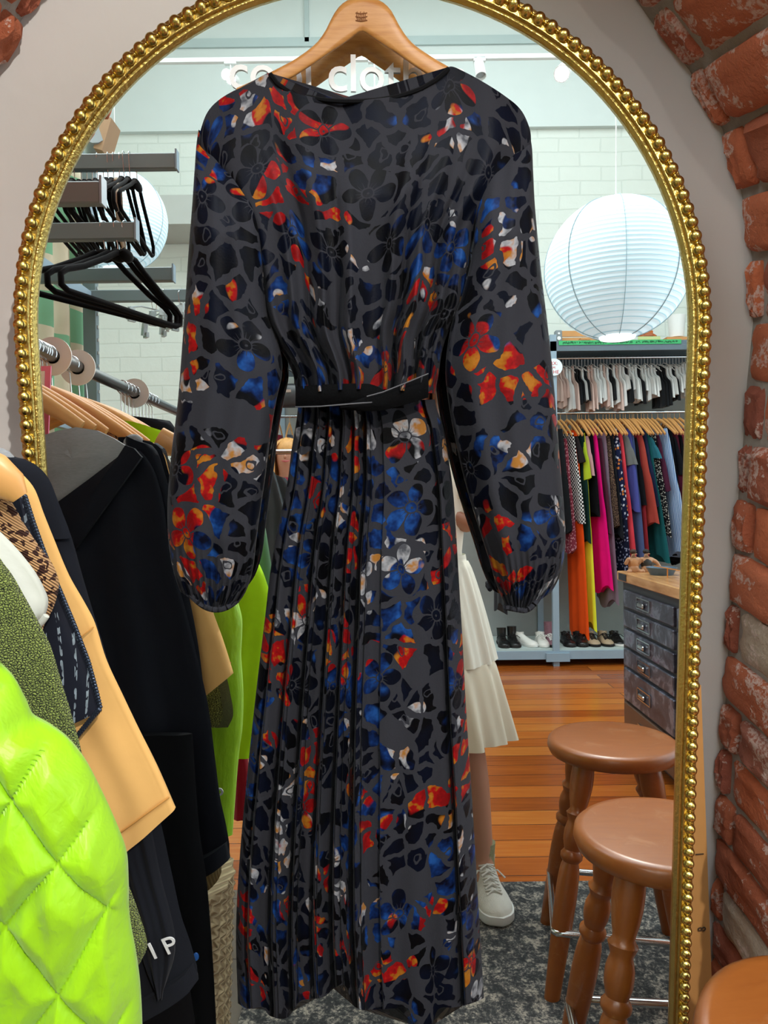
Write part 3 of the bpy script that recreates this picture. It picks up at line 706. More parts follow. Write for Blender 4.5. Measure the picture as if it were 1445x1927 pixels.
def ON2(Y): return lambda x, y, d: on_y(x, y, Y)+V((0, -d, 0))
def RE(Y): return lambda x, y, d: rY(x, y, Y)+V((0, d, 0))      # silhouette given in the mirror view
G_DIR = 'garments at the near end of the clothes rail'
def garment(name, label, cat, edges, xl, ytop, ybot, mapf, thick, fd, m, nc=70, nr=70, group=G_DIR, uvo=(0, 0), back=1.0, parent=None, left=None):
    xr_ = curve(swap(edges)); b = MB()
    panel(b, left or xl, xr_, ytop, ybot, mapf, thick, fd, nc=nc, nr=nr, back=back, uvo=uvo)
    return b.build(name, m, parent, label=None if parent else label, cat=None if parent else cat, group=None if parent else group)

# black hooded coat: silhouette as the mirror shows its far side
coatm = cloth_mat('black_jersey', '14161d', sheen=.05)
YC = .785
coat = empty('hooded_coat', (XRAIL, YC, ZR-.1), 'long black coat with a grey marl lined hood, last on the rail beside the mirror', 'coat', G_DIR)
ce = [(262, 846), (276, 862), (292, 890), (306, 940), (315, 1000), (333, 1090), (350, 1150), (372, 1240), (392, 1330), (405, 1430), (414, 1500), (424, 1545), (432, 1590)]
garment('body', '', '', ce, -90, lambda s: 846-18*cos(s*1.5)+4, lambda s: 1660-50*s, RE(YC), lambda t: .010+.012*t, fold(5, 7, .015), coatm, parent=coat, nc=90)
b = MB(); panel(b, curve([(1580, 300), (1640, 300)]), curve([(1560, 425), (1610, 433)]), lambda s: 1615-34*s, lambda s: 1652-38*s, RE(YC), .026, fold(9, 5, .003), nc=40, nr=8, back=.8); b.build('cuff_band', coatm, coat)
# lapel facing and grey hood lining, on the side turned to the mirror
b = MB(); hp = [(60, 830), (88, 822), (120, 812), (152, 806), (190, 812), (220, 826), (246, 842), (235, 862), (180, 900), (115, 952), (92, 920), (70, 900)]
def fan(mb, poly, mapf, d, c, dome=.01, n=5):
    c = V(c); rows = []
    for i in range(n+1):
        f_ = i/n; rows.append([mapf(c.x+(p_[0]-c.x)*f_, c.y+(p_[1]-c.y)*f_, d+dome*(1-f_*f_)+.003*sin(p_[0]*.08+f_*5)*f_*(1-f_)*4) for p_ in poly])
    mb.grid(rows, closed=True)
    mb.grid([[mapf(p_[0], p_[1], d) for p_ in poly], [mapf(p_[0], p_[1], d-.008) for p_ in poly]], closed=True)
    mb.add([mapf(p_[0], p_[1], d-.008) for p_ in poly], [tuple(range(len(poly)))])
fan(b, hp, RE(YC), .018, (150, 865), .012, 8)
gm = bpy.data.materials.new('grey_marl_jersey'); t = NT(gm); cc_ = t.co(); t.ln(t.mix(t.noise(t.mapv(cc_, (20, 20, 160)), 6, 4, .7), lin('6f7072'), lin('9a9b9c')), t.b.inputs['Base Color']); t.b.inputs['Roughness'].default_value = .9
b.build('hood_lining', gm, coat, label='grey marl hood lining')
b = MB(); lp = [(246, 840), (262, 846), (276, 862), (150, 1036), (122, 990), (112, 952), (180, 902), (232, 862)]
fan(b, lp, RE(YC), .026, (190, 930), .006, 5); b.build('lapel', coatm, coat)
# sleeve with two letters, seen directly below the yellow jacket
sle = [(862, 52), (890, 82), (930, 102), (1000, 131), (1100, 160), (1250, 205), (1400, 250), (1550, 283), (1650, 303), (1750, 328), (1800, 328), (1862, 308)]
b = MB(); panel(b, curve([(862, -20), (1000, 20), (1250, 100), (1500, 180), (1590, 210), (1700, 246), (1800, 268), (1865, 300)]), curve(sle), lambda s: 860+14*s, lambda s: 1862+10*s*s, ON2(YC-.012), .014, fold(2, 4, .004), nc=36, nr=60, back=.6)
slo = b.build('sleeve', coatm, coat)
wl = mat('white_print', 'e4e4e4', .6, var=0)
text('sleeve_print', 'IP', .034, wl, slo, on_y(313, 1797, YC-.034), (1, 0, .3), (-.1, 0, 1), ext=.0006, spc=1.5)
b = MB(); panel(b, curve([(862, -60), (930, -60)]), curve([(855, 22), (870, 60), (895, 88), (940, 108), (1010, 134)]), lambda s: 852+12*max(0, s), lambda s: 1008+4*s, ON2(YC-.022), .010, fold(4, 3, .002), nc=24, nr=16, back=.5); b.build('cape_shoulder', coatm, coat)
b = MB(); b.ball(on_y(-4, 872, YC-.02), .018, sc=(1, .4, .9)); b.build('hood', gm, coat, label='grey marl hood')
wood_hanger(YC, 'wooden hanger inside the grey hooded black coat, last on the rail by the mirror', 'wooden hangers on the rail')

# cream-yellow wide-sleeved jacket
ym = cloth_mat('apricot_cotton', 'e0ad68', rough=.6, sheen=.05, bump=.15)
YJ = .735
je = [(20, 874), (45, 895), (65, 920), (82, 965), (100, 1010), (130, 1082), (160, 1135), (178, 1170), (200, 1240), (230, 1305), (262, 1372), (296, 1440), (331, 1520)]
jk = empty('yellow_jacket', (XRAIL, YJ, ZR-.1), 'apricot yellow cotton jacket with wide cropped sleeves between the black coat and the beaded top', 'jacket', G_DIR)
def jbot(s): return 1600-30*s if s < .55 else 1583-(s-.55)*140
b = MB(); panel(b, curve([(870, -120), (1200, -60), (1400, 60), (1500, 110), (1600, 120)]), curve(swap(je)), lambda s: 868+6*s, lambda s: 1600-81*s, ON2(YJ), lambda t: .008+.008*t, fold(21, 4, .0035), nc=80, nr=80, back=1.2)
o = b.build('sleeve', ym, jk)
b = MB(); b.tube([on_y(222+(318-222)*k/14, 1570+(1500-1570)*k/14, YJ-.0145*(1-(k/15)**3)-.002) for k in range(15)], .0012, 5); b.build('hem_seam', mat('ochre_seam', 'b9823f', .8), o)  # seam lines in a darker ochre than the jacket
b = MB(); b.tube([on_y(132+(176-132)*k/8, 1215+(1180-1215)*k/8, YJ-.0125*(1-(k/9)**3)-.002) for k in range(9)], .0009, 5); b.build('shoulder_seam', MATS['ochre_seam'], o)
wood_hanger(YJ, 'wooden hanger inside the apricot yellow jacket', 'wooden hangers on the rail')

# navy beaded top
nm_ = bpy.data.materials.new('beaded_navy_mesh'); t = NT(nm_); uv = t.new('ShaderNodeUVMap').outputs[0]
wv = t.wave(uv, 22, 1.2, 'X'); vd = t.voro(t.mapv(uv, (1, .45, 1)), 260, 'F1', '2D'); line = t.m('GREATER_THAN', wv, .90); dot = t.m('MULTIPLY', line, t.m('LESS_THAN', vd.outputs[0], .42))
t.ln(t.mix(dot, lin('0c1224'), t.mix(t.noise(uv, 80), lin('20242c'), lin('c8dbe8'))), t.b.inputs['Base Color']); t.ln(t.mix(dot, (.8,)*3+(1,), (.15,)*3+(1,)), t.b.inputs['Roughness']); t.bump(dot, .8, .002)
YN = .712
ne = [(0, 880), (30, 900), (46, 935), (62, 985), (80, 1035), (100, 1085), (115, 1120), (140, 1180), (165, 1245), (180, 1300), (187, 1330)]
o = garment('beaded_top', 'navy beaded evening top with sequin edging, between the leopard blouse and the yellow jacket', 'top', ne, -160, lambda s: 880, lambda s: 1420-85*s, ON2(YN), .009, fold(31, 4, .004), nm_)
b = MB(); P_ = arclen([(x, y) for x, y in ne[2:]], 6)
for (x, y) in P_: b.ball(on_y(x+1, y, YN-.008), .0028, 6, 4)
for k in range(16): b.ball(on_y(186-3.2*k, 1336+3.9*k, YN-.010), .0032, 6, 4)
b.build('sequin_edging', mat('dark_sequins', '3a4250', .15, metal=.6, var=.4, vs=300), o, label='glittering dark sequin edging')
# leopard blouse
YLp = .692
le = [(0, 925), (22, 945), (45, 985), (72, 1025), (95, 1055), (109, 1085), (110, 1110), (98, 1150), (82, 1180), (80, 1215), (88, 1240), (105, 1262), (108, 1285), (98, 1310)]
garment('leopard_blouse', 'tan and brown leopard print ribbed blouse with a ruffled edge behind the white sleeve', 'blouse', le, -180, lambda s: 925, lambda s: 1300-0*s, ON2(YLp), .010, fold(41, 5, .004), cloth_mat('leopard_rib', 'c99a6a', 'leopard', '3a1d14', 130), nc=60)
wood_hanger(YLp-.012, 'wooden hanger whose rounded end shows above the leopard blouse', 'wooden hangers on the rail', drop=.075)
b = MB(); P = [on_y(-60, 870, YLp-.02), on_y(-10, 893, YLp-.02), on_y(20, 915, YLp-.02), on_y(38, 936, YLp-.02)]; b.tube(P, [.02, .02, .016, .008], 14, flat=.5)
b.build('broad_wooden_hanger', wood_h, label='rounded end of a broad orange wood hanger above the leopard blouse', cat='hanger')
# white shirt sleeve
YWs = .668
we = [(0, 1000), (22, 1022), (45, 1048), (70, 1082), (88, 1118), (91, 1135), (84, 1160), (70, 1180), (52, 1190)]
ws = garment('white_shirt', 'white cotton shirt with an elasticated sleeve opening in front of the leopard blouse', 'shirt', we, curve([(1000, -200), (1100, -60), (1150, 30), (1190, 45)]), lambda s: 1000, lambda s: 1186-20*s, ON2(YWs), .014, fold(51, 4, .004), cloth_mat('white_cotton', 'c0c1b6'), nc=40, nr=40)
b = MB(); b.tube([on_y(52+k*3.2, 1186-k*1.5-(k-5)**2*.3, YWs-.012) for k in range(12)], .003, 8); b.build('cuff', MATS['white_cotton'], ws)
# green tweed jacket
YT = .645
te = [(0, 1052), (22, 1080), (45, 1120), (78, 1180), (95, 1215), (115, 1280), (132, 1335), (150, 1400), (165, 1470), (185, 1530), (215, 1600), (240, 1660), (262, 1720), (277, 1780), (262, 1815)]
garment('tweed_jacket', 'lime and black boucle tweed jacket between the white shirt and the neon puffer', 'jacket', te, -220, lambda s: 1050, lambda s: 1815, ON2(YT), .014, fold(61, 5, .004), cloth_mat('green_tweed', '98a556', 'tweed', '161b14', 420), nc=60, nr=70)
# neon quilted puffer
pf = bpy.data.materials.new('neon_quilted_nylon'); t = NT(pf); uv = t.new('ShaderNodeUVMap').outputs[0]
s_ = t.new('ShaderNodeSeparateXYZ'); t.ln(uv, s_.inputs[0])
def qline(a_, c_): 
    f_ = t.m('FRACT', t.m('ADD', t.m('ADD', t.m('MULTIPLY', s_.outputs[0], a_), t.m('MULTIPLY', s_.outputs[1], c_)), 10.0)); return t.m('ABSOLUTE', t.m('SUBTRACT', f_, .5))
h1, h2 = qline(5.6, 5.2), qline(5.6, -5.2); hh = t.m('MINIMUM', t.m('SUBTRACT', .5, h1), t.m('SUBTRACT', .5, h2)); hgt = t.m('POWER', t.m('MINIMUM', t.m('MULTIPLY', hh, 2.6), 1), .5)
t.ln(t.mix(t.noise(uv, 9, 2), lin('92ca05'), lin('9fd608')), t.b.inputs['Base Color']); t.b.inputs['Roughness'].default_value = .42
t.bump(t.noise(t.mapv(uv, (1, .6, 1)), 26, 4), .35, .012); t.b.inputs['Sheen Weight'].default_value = .2
YP = .585
pe = [(0, 1250), (25, 1275), (50, 1320), (66, 1352), (95, 1368), (128, 1392), (160, 1430), (190, 1485), (220, 1550), (238, 1600), (242, 1650), (244, 1720), (256, 1790), (264, 1850), (268, 1950), (262, 2010), (258, 2240)]
_pe = curve(swap(pe)); _pff = fold(73, 6, .006)
def quilt(s, t):
    y = 1240+1000*t; x1 = _pe(y); x = (x1-330)/2+(x1+330)/2*s
    a_ = x/165+y/225+.25+.05*sin(y*.02); c_ = x/165-y/225+.1; qa = abs((a_ % 1)-.5); qc = abs((c_ % 1)-.5)
    m_ = min(.5-qa, .5-qc); h_ = min(1, m_*4.2)**.55
    return .013*h_+_pff(s, t)+.0022*mn.noise(V((x*.03, y*.012, 3)))*h_*2
pz = garment('neon_puffer_jacket', 'neon lime quilted puffer jacket hanging nearest the viewer', 'jacket', pe, -330, lambda s: 1235+10*s, lambda s: 2240, ON2(YP), lambda t: .03+.02*min(1, t*3), quilt, pf, nc=220, nr=180, back=.6)
# black trousers under the coat, seen in the mirror
tr = garment('black_trousers', 'long black velvet trousers hanging below the hooded coat next to the wicker basket', 'trousers', [(362, 1380), (375, 1560), (388, 1650), (396, 1740), (402, 1830), (407, 1930), (410, 2010)], curve([(1380, 215), (1560, 230), (2010, 250)]), lambda s: 1380, lambda s: 2010, RE(.835), .012, fold(81, 4, .006), cloth_mat('black_trouser_velvet', '08080b', sheen=0), back=.5)
b = MB(); b.ball(rY(367, 1800, .850), .006, 8, 6, sc=(1, .3, 1.2)); b.build('blue_speck', mat('blue_glitter', '2a6ac0', .3), tr)

# garments farther back on the rail, met only in the mirror
lime = cloth_mat('lime_cotton', 'a5dc14', rough=.7)
lj = empty('lime_jacket', (XRAIL, .02, ZR-.1), 'smooth lime green jacket behind the velvet sleeve, beyond the quilted puffer', 'jacket', G_DIR)
garment('sleeve', '', '', [(440, 1000), (470, 1030), (492, 1070), (503, 1100), (509, 1125), (506, 1180), (499, 1240), (492, 1310), (484, 1380), (474, 1420)], 330, lambda s: 1000, lambda s: 1424, RE(-.02), .03, fold(91, 5, .010), lime, parent=lj)
garment('green_sweatshirt', 'sage green sweatshirt hanging between the lime jacket and the black leather coats', 'sweatshirt', [(475, 880), (486, 930), (497, 980), (507, 1040), (513, 1085), (512, 1110), (500, 1125)], 380, lambda s: 860, lambda s: 1120, RE(-.25), .03, fold(95, 4, .008), cloth_mat('sage_green_fleece', '5c8a68'))
for i, (dx, lb) in enumerate(((0, 'black leather coat on the rail, the left one of two beside the smiling person'), (24, 'black leather coat on the rail, the right one of two beside the smiling person'))):
    garment('leather_coat', lb, 'coat', [(510+dx, 880+14*i), (518+dx, 892+14*i), (528+dx, 925), (536+dx, 960), (540+dx, 1040), (544+dx, 1150), (546+dx, 1240)], 470+dx, lambda s: 878+14*i+8*s, lambda s: 1240, RE(-1.35-.04*i), .02, fold(97+i, 4, .008), cloth_mat('black_leather', '22282c', rough=.35, sheen=0), group='black leather coats')
garment('red_garment', 'dark red garment low on the rail beside the velvet skirt', 'garment', [(462, 1400), (468, 1440), (470, 1480), (466, 1530)], 440, lambda s: 1390, lambda s: 1540, RE(-.45), .02, fold(99, 4, .004), cloth_mat('deep_red_cloth', '8c1426'))
# neon hood collar and leopard collar showing above the coat in the mirror
garment('acid_yellow_scarf', 'acid lime collar bulging above the leopard collar on the rail', 'jacket', [(300, 798), (318, 815), (326, 832), (330, 850)], 222, lambda s: 806-9*cos(s*1.5)+10*s, lambda s: 850, RE(.30), .03, fold(101, 3, .004), lime, nc=30, nr=14)
garment('leopard_collar', 'leopard print jacket collar with a pearl trim above the yellow jacket on the rail', 'jacket', [(300, 850), (320, 880), (330, 920)], 195, lambda s: 835+30*s, lambda s: 920, RE(.52), .02, fold(103, 3, .003), cloth_mat('leopard_rib', 'c99a6a'), nc=30, nr=14)
for k in range(6): 
    wood_hanger(.54-.045*k-(.1 if k > 2 else 0), ordw(k+1)+' pale wooden hanger from the frame in the row above the grey hood', 'wooden hangers in the close-set row')
for k in range(3):
    garment('black_garment', 'black garment shoulder above the collars, '+('nearest', 'middle', 'farthest')[k]+' of three along the rail', 'garment', [(300, 786-6*k), (326, 800), (340, 840)], 196, lambda s: 784+8*s, lambda s: 840, RE(.05-.12*k), .02, fold(110+k, 3, .003), coatm, nc=24, nr=10, group='black garments far along the rail')
b = MB()
for k in range(16): hooks(b, XRAIL, (.5-.02*k if k < 6 else -.02-.03*(k-6)), ZR, .10)
b.build('hanger_hooks', steel, label='crowd of thin chrome hanger hooks looped over the clothes rail', cat='hooks', kind='stuff')
# pink bordered card
b = MB(); cp = [(58, 690), (97, 689), (92, 826), (58, 826)]; b.prism(cp, RE(.62), 0, .003); o = b.build('size_card', mat('pink_card', 'e07a9e', .6), label='pink bordered white card hanging at the frame edge by the clothes rail', cat='card', smooth=False)
b = MB(); b.prism([(50, 700), (86, 699), (83, 810), (50, 810)], RE(.62), .003, .0045); b.build('white_panel', white_pl, o, smooth=False)

# ================================================================== LEFT DISPLAY FRAME
XW = -1.05
fr = empty('display_rack', (XW, -.2, 0), 'dark grey perforated steel wall rack with projecting arms at left', 'rack')
b = MB(); b.box((XW-.02, -1.02, 1.35), (.05, .035, 2.7)); b.build('upright', rackdark, fr, smooth=False)
b = MB(); b.box((XW-.02, .68, 1.35), (.05, .035, 2.7))
b.build('upright', rackdark, fr, smooth=False)
b = MB()
for k in range(46): b.box((XW+.008, -1.02, .2+.052*k), (.004, .009, .012))
b.build('slots', mat('slot_light', 'b9bdbb', .6, var=0), fr, smooth=False)
for z_ in (2.01, 2.37, 1.50): b = MB(); b.box((XW, -.17, z_), (.03, 1.70, .05)); b.build('cross_beam', rackgrey, fr, smooth=False)
ARMS = [(332, 305, -.22), (192, 365, .42), (256, 436, -.02), (326, 517, -.5), (356, 556, -.95)]
AP = []
for x, y, Y_ in ARMS:
    e = rY(x, y, Y_); AP.append(e); b = MB(); b.box(((XW+e.x)/2, Y_, e.z), (e.x-XW, .025, .046), bev=.003); a_ = b.build('arm', rackdark, fr, smooth=False)
    b = MB(); b.box((e.x+.002, Y_, e.z+.004), (.005, .03, .058)); b.build('end_plate', rackgrey, a_, smooth=False)
# curtain
cm = bpy.data.materials.new('green_cream_curtain'); t = NT(cm); c = t.co(); s_ = t.new('ShaderNodeSeparateXYZ'); t.ln(c, s_.inputs[0])
k = t.new('ShaderNodeTexChecker'); cb = t.new('ShaderNodeCombineXYZ'); t.ln(t.m('MULTIPLY', s_.outputs[1], .9), cb.inputs[0]); t.ln(t.m('ADD', s_.outputs[2], t.m('MULTIPLY', t.noise(c, 4, 2), .06)), cb.inputs[1]); t.ln(cb.outputs[0], k.inputs[0]); k.inputs['Scale'].default_value = 7.5
k.inputs[1].default_value = lin('7fb28c'); k.inputs[2].default_value = lin('d5c6ab'); t.ln(k.outputs[0], t.b.inputs['Base Color']); t.b.inputs['Roughness'].default_value = .9
b = MB(); rows = [[(XW-.10+.022*sin(y*46)+.008*sin(y*91+z*2), y, z) for y in [.7-k_*.0125 for k_ in range(158)]] for z in [2.62-.1*j for j in range(15)]]
b.grid([[V(p_) for p_ in r_] for r_ in rows]); o = b.build('striped_curtain', cm, label='green and cream block striped curtain behind the left wall rack', cat='curtain')
sd_ = o.modifiers.new('solid', 'SOLIDIFY'); sd_.thickness = .003
# flocked hangers
def flocked(cx, cy, zt, dirv, name_mat, label, group, size=.21, th_=.0055):
    # zt: height of the bar top it hooks on
    r_ = empty('velvet_hanger', (cx, cy, zt), label, 'hanger', group); d_ = V(dirv).normalized(); o_ = V((cx, cy, zt))
    b = MB(); P = [o_+d_*(.014*sin(a_))+V((0, 0, .014*cos(a_)-.01)) for a_ in [radians(-100+25*k) for k in range(9)]] + [o_+V((0, 0, -.06)), o_+V((0, 0, -.085))]
    b.tube(P, .0013, 6); b.build('hook', steel, r_)
    b = MB(); z0 = -.085
    out = [(0, z0), (.035, z0-.006), (.07, z0-.030), (.15, z0-.075), (size-.02, z0-.098), (size, z0-.115), (size-.002, z0-.14), (size-.022, z0-.150), (.1, z0-.150), (0, z0-.150)]
    P = [(-x, z) for x, z in out[::-1]] + out[1:]
    b.tube([o_+d_*x+V((0, 0, z)) for x, z in P], th_, 8, closed=True); b.ball(o_+V((0, 0, z0-.004)), .02, 10, 6, sc=(1.6*abs(d_.x)+.3, 1.6*abs(d_.y)+.3, .8))
    b.build('body', name_mat, r_); return r_
fl = flocked(AP[0].x-.40+.05, AP[0].y, AP[0].z+.025, (.12, 1, 0), black_velvet, 'first black velvet hanger from the left on the top rack arm', 'black velvet hangers on the top arm')
n_top = 15
for k in range(1, n_top):
    X_ = AP[0].x-.35+.0165*k
    if k == 11:
        flocked(X_, AP[0].y, AP[0].z+.025, (.3, 1, 0), mat('beige_flock', 'c9b9a4', .9), 'beige velvet hanger among the black ones on the top rack arm', None); continue
    copy_tree(fl, loc=(X_, AP[0].y+random.uniform(-.01, .01), AP[0].z+.025), rz=-random.uniform(-.05, .12), label=ordw(k+1 if k < 11 else k)+' black velvet hanger from the left on the top rack arm')
for (dx, dr, lb) in ((-.085, (-.62, 1, 0), 'front black velvet hanger, its rounded left end sticking out farthest'), (-.05, (-.50, 1, 0), 'middle black velvet hanger of the three on the short arm'), (-.028, (-.42, 1, 0), 'rear black velvet hanger of the three on the short arm')):
    flocked(AP[2].x+dx, AP[2].y, AP[2].z+.025, dr, black_velvet, lb, 'black velvet hangers on the short arm', size=.225, th_=.0078)
# clip hangers
R = random.Random(9)
def clip_hanger(x, y, z, rz):
    r_ = empty('clip_hanger', (x, y, z), 'clear clip hanger in the tangled bunch on the lowest rack arm', 'hanger', 'clip hangers on the lowest arm'); o_ = V((x, y, z))
    b = MB(); b.tube([o_+V((0, .012*sin(a_), .012*cos(a_)-.008)) for a_ in [radians(-90+30*k) for k in range(7)]]+[o_+V((0, 0, -.07))], .0012, 5); b.build('hook', steel, r_)
    b = MB(); b.tube([o_+V((.0, -.11, -.085)), o_+V((0, -.05, -.07)), o_+V((0, .05, -.07)), o_+V((0, .11, -.085))], .003, 6); b.build('bar', clearish, r_)
    for sx in (-1, 1):
        b = MB(); b.box(o_+V((0, sx*.1, -.108)), (.016, .022, .05), Matrix.Rotation(.25*sx, 3, 'X')); b.box(o_+V((.007, sx*.1, -.13)), (.012, .03, .02)); b.build('clip', clearish, r_, smooth=False)
    return r_
ch = clip_hanger(-.66, -.95, AP[4].z+.025, 0)
for k in range(15): copy_tree(ch, loc=(-.80+.022*k+R.uniform(-.01, .01), -.95+R.uniform(-.02, .02), AP[4].z+.025-R.uniform(0, .035)), rz=R.uniform(-.9, .9), label=ordw(k+1)+' clear clip hanger from the left in the tangled bunch on the lowest arm')
# wrapped bundle on top of the rack
e = rY(192, 262, -.95); bx_ = empty('wrapped_bundle', (e.x, -.95, e.z-.07), 'plastic-wrapped roll with torn cardboard on top of the left rack', 'bundle')
b = MB(); b.lathe([(.0, -.06), (.05, -.06), (.055, 0), (.05, .06), (0, .06)], e+V((-.03, 0, 0)), 14, axis=(.3, 1, .1)); b.build('roll', mat('silver_grey_plastic', '9aa4a8', .3), bx_)
b = MB(); b.box(e+V((.02, 0, .0)), (.035, .1, .13), Matrix.Rotation(.3, 3, 'Y')); b.build('cardboard', mat('torn_cardboard', 'a88a6c', .9), bx_, smooth=False)

# ================================================================== LANTERNS AND LIGHTS
lm = bpy.data.materials.new('white_rice_paper'); t = NT(lm); c = t.co(); s_ = t.new('ShaderNodeSeparateXYZ'); t.ln(c, s_.inputs[0])
rb2 = t.m('SINE', t.m('MULTIPLY', s_.outputs[2], 330)); rr_ = t.ramp(rb2, [(.80, 0.), (.98, 1.)])
t.ln(t.mix(rr_, lin('dcecf2'), lin('aecbd6')), t.b.inputs['Base Color']); t.b.inputs['Roughness'].default_value = .9
t.ln(t.mix(rr_, lin('b2def0'), lin('86bcd2')), t.b.inputs['Emission Color']); t.b.inputs['Emission Strength'].default_value = .55; t.bump(rb2, .4, .004)
def lantern(px, py, Y, r, label, ztop):
    c = rY(px, py, Y); rt_ = empty('paper_lantern', c, label, 'lantern', 'round paper lanterns')
    b = MB(); b.lathe([(r*sin(a_), -r*.99*cos(a_)) for a_ in [radians(14+152*k/60) for k in range(61)]], c, 48); b.build('paper_shade', lm, rt_)
    for k in range(8):
        a0 = 2*pi*k/8+.18; b = MB(); b.tube([c+V((1.003*r*sin(a_)*cos(a0), 1.003*r*sin(a_)*sin(a0), -.993*r*cos(a_))) for a_ in [radians(14+152*j/30) for j in range(31)]], r*.011, 5, flat=.4); b.build('seam', mat('paper_seam', 'a5b9c0', .9, var=0), rt_)
    b = MB(); b.lathe([(r*.24, 0), (r*.255, .006), (r*.245, .012), (r*.22, .01), (0, .012)], c+V((0, 0, -r*.985)), 32); b.build('bottom_ring', mat('bright_opening', 'f4fbff', .6, var=0, emit=.9), rt_)
    b = MB(); b.tube([c+V((0, 0, r*.9)), c+V((.004, 0, r+.3)), c+V((-.01, 0, ztop-c.z))], .0028, 6); b.build('cord', white_pl, rt_)
    return c
lc = lantern(1160, 507, -1.2, .300, 'large round white paper lantern hanging at right in front of the brick wall', 5.6)
b = MB(); b.tube([lc+V((0, .01, .70)), lc+V((.03, .01, .62)), lc+V((.07, .01, .60)), lc+V((.10, .01, .66)), lc+V((.1, .01, .9))], .0028, 6); b.build('spare_cable_loop', white_pl, label='loop of white cable beside the lantern cord', cat='cable')
lantern(217, 415, -2.4, .298, 'round white paper lantern half hidden behind the bunched black hangers', 5.6)
# lighting track
tz = rY(600, 112, -3.0).z
tk = empty('lighting_track', (.2, -3.0, tz), 'thin white lighting track below the ceiling', 'track')
b = MB(); b.box((.0, -3.0, tz), (3.6, .03, .028)); b.build('bar', white_pl, tk, smooth=False)
for X_ in (-1.4, 0, 1.4): b = MB(); b.tube([(X_, -3.0, tz), (X_, -3.0, 5.6)], .004, 6); b.build('suspension_rod', white_pl, tk)
glow = mat('lit_lamp', 'fff1dc', .5, var=0, emit=14)
def head(P, top, dirv, label, lit):
    P = V(P); r_ = empty('track_spotlight', P, label, 'spotlight', 'track spotlights'); d_ = V(dirv).normalized()
    b = MB(); b.tube([P, P+V((0, 0, .06)), (P.x, P.y, top)], .006, 8); b.box((P.x, P.y, top-.012), (.08, .03, .03)); b.build('stem', white_pl, r_)
    b = MB(); b.lathe([(0, -.075), (.032, -.072), (.035, -.05), (.037, .07), (.033, .07), (.03, .04), (0, .04)], P, 20, axis=d_); b.build('housing', white_pl, r_)
    b = MB(); b.lathe([(0, .046), (.029, .046), (.029, .052), (0, .055)], P, 18, axis=d_); b.build('lens', glow if lit else clearish, r_)
head(rY(434, 146, -3.0), tz, (-.25, 1, -.25), 'lit white track spotlight above the left shoulder of the dress', True)
head(rY(902, 128, -3.0), tz, (.1, .3, -1), 'unlit white cylinder track spotlight above the right shoulder of the dress', False)
head(rY(705, 178, -3.0), tz, (0, 1, -.4), 'lit track spotlight shining behind the lettering', True)
kp = rY(1060, 135, -1.5); head(kp, kp.z+.25, (CAM+V((0, 1, -.1))-kp), 'brilliantly lit spotlight flaring by the gilt arch', True)
spot(kp+(V((.1, 1, 1.25))-kp).normalized()*.09, (.1, 1.0, 1.2), 235, (1, .92, .84), 52, .026)
pp = rY(434, 146, -3.0); spot(pp+(V((0, 1, 1.2))-pp).normalized()*.09, (0, 1, 1.0), 45, (1, .88, .76), 40, .03)

# ================================================================== REAR SHELVING
YFr, YBk = -3.42, -3.95
def rx(px): return xpx(px, YFr)
rk = empty('steel_shelving', (1.3, -3.7, 0), 'blue grey slotted steel shelving unit along the back wall', 'shelving')
for X_ in (rx(1043), rx(520)-.02, 2.75):
    for Y_ in (YFr, YBk): b = MB(); b.box((X_, Y_, 1.2), (.045, .04, 2.4)); b.build('upright', rackgrey, rk, smooth=False)
zt = zpx(657, YFr); zb = zpx(1240, YFr)
xl_, xr2 = rx(520), 2.75
b = MB(); b.box(((xl_+xr2)/2, (YFr+YBk)/2, zt), (xr2-xl_, YFr-YBk, .02)); b.box(((xl_+xr2)/2, YFr+.01, zt-.02), (xr2-xl_, .02, .07)); b.box(((xl_+xr2)/2, YBk, zt-.06), (xr2-xl_, .02, .12)); b.build('top_shelf', mat('shelf_dark_blue_grey', '5d6d78', .5), rk, smooth=False)
b = MB(); b.box(((xl_+xr2)/2, (YFr+YBk)/2, zb+.03), (xr2-xl_, YFr-YBk, .02)); b.build('bottom_shelf', mat('shelf_pale_green_grey', 'b4c0bc', .5), rk, smooth=False)
b = MB(); b.box(((xl_+xr2)/2, YFr+.012, zb-.005), (xr2-xl_, .02, .06)); b.build('bottom_beam', rackgrey, rk, smooth=False)
b = MB(); b.box((rx(1045), YFr+.03, zb-.02), (.17, .02, .06)); b.build('foot_bracket', rackgrey, rk, smooth=False)
b = MB(); b.box(((xl_+xr2)/2, YBk-.01, 1.1), (xr2-xl_, .015, 2.1)); b.build('back_panel', mat('grey_back_panel', '8d918f', .8), rk, smooth=False)
for yy in (684, 787): b = MB(); zz = zpx(yy, -3.66); b.tube([(xl_, -3.66, zz), (xr2, -3.66, zz)], .011, 8); b.build('hanging_rail', steel, rk)
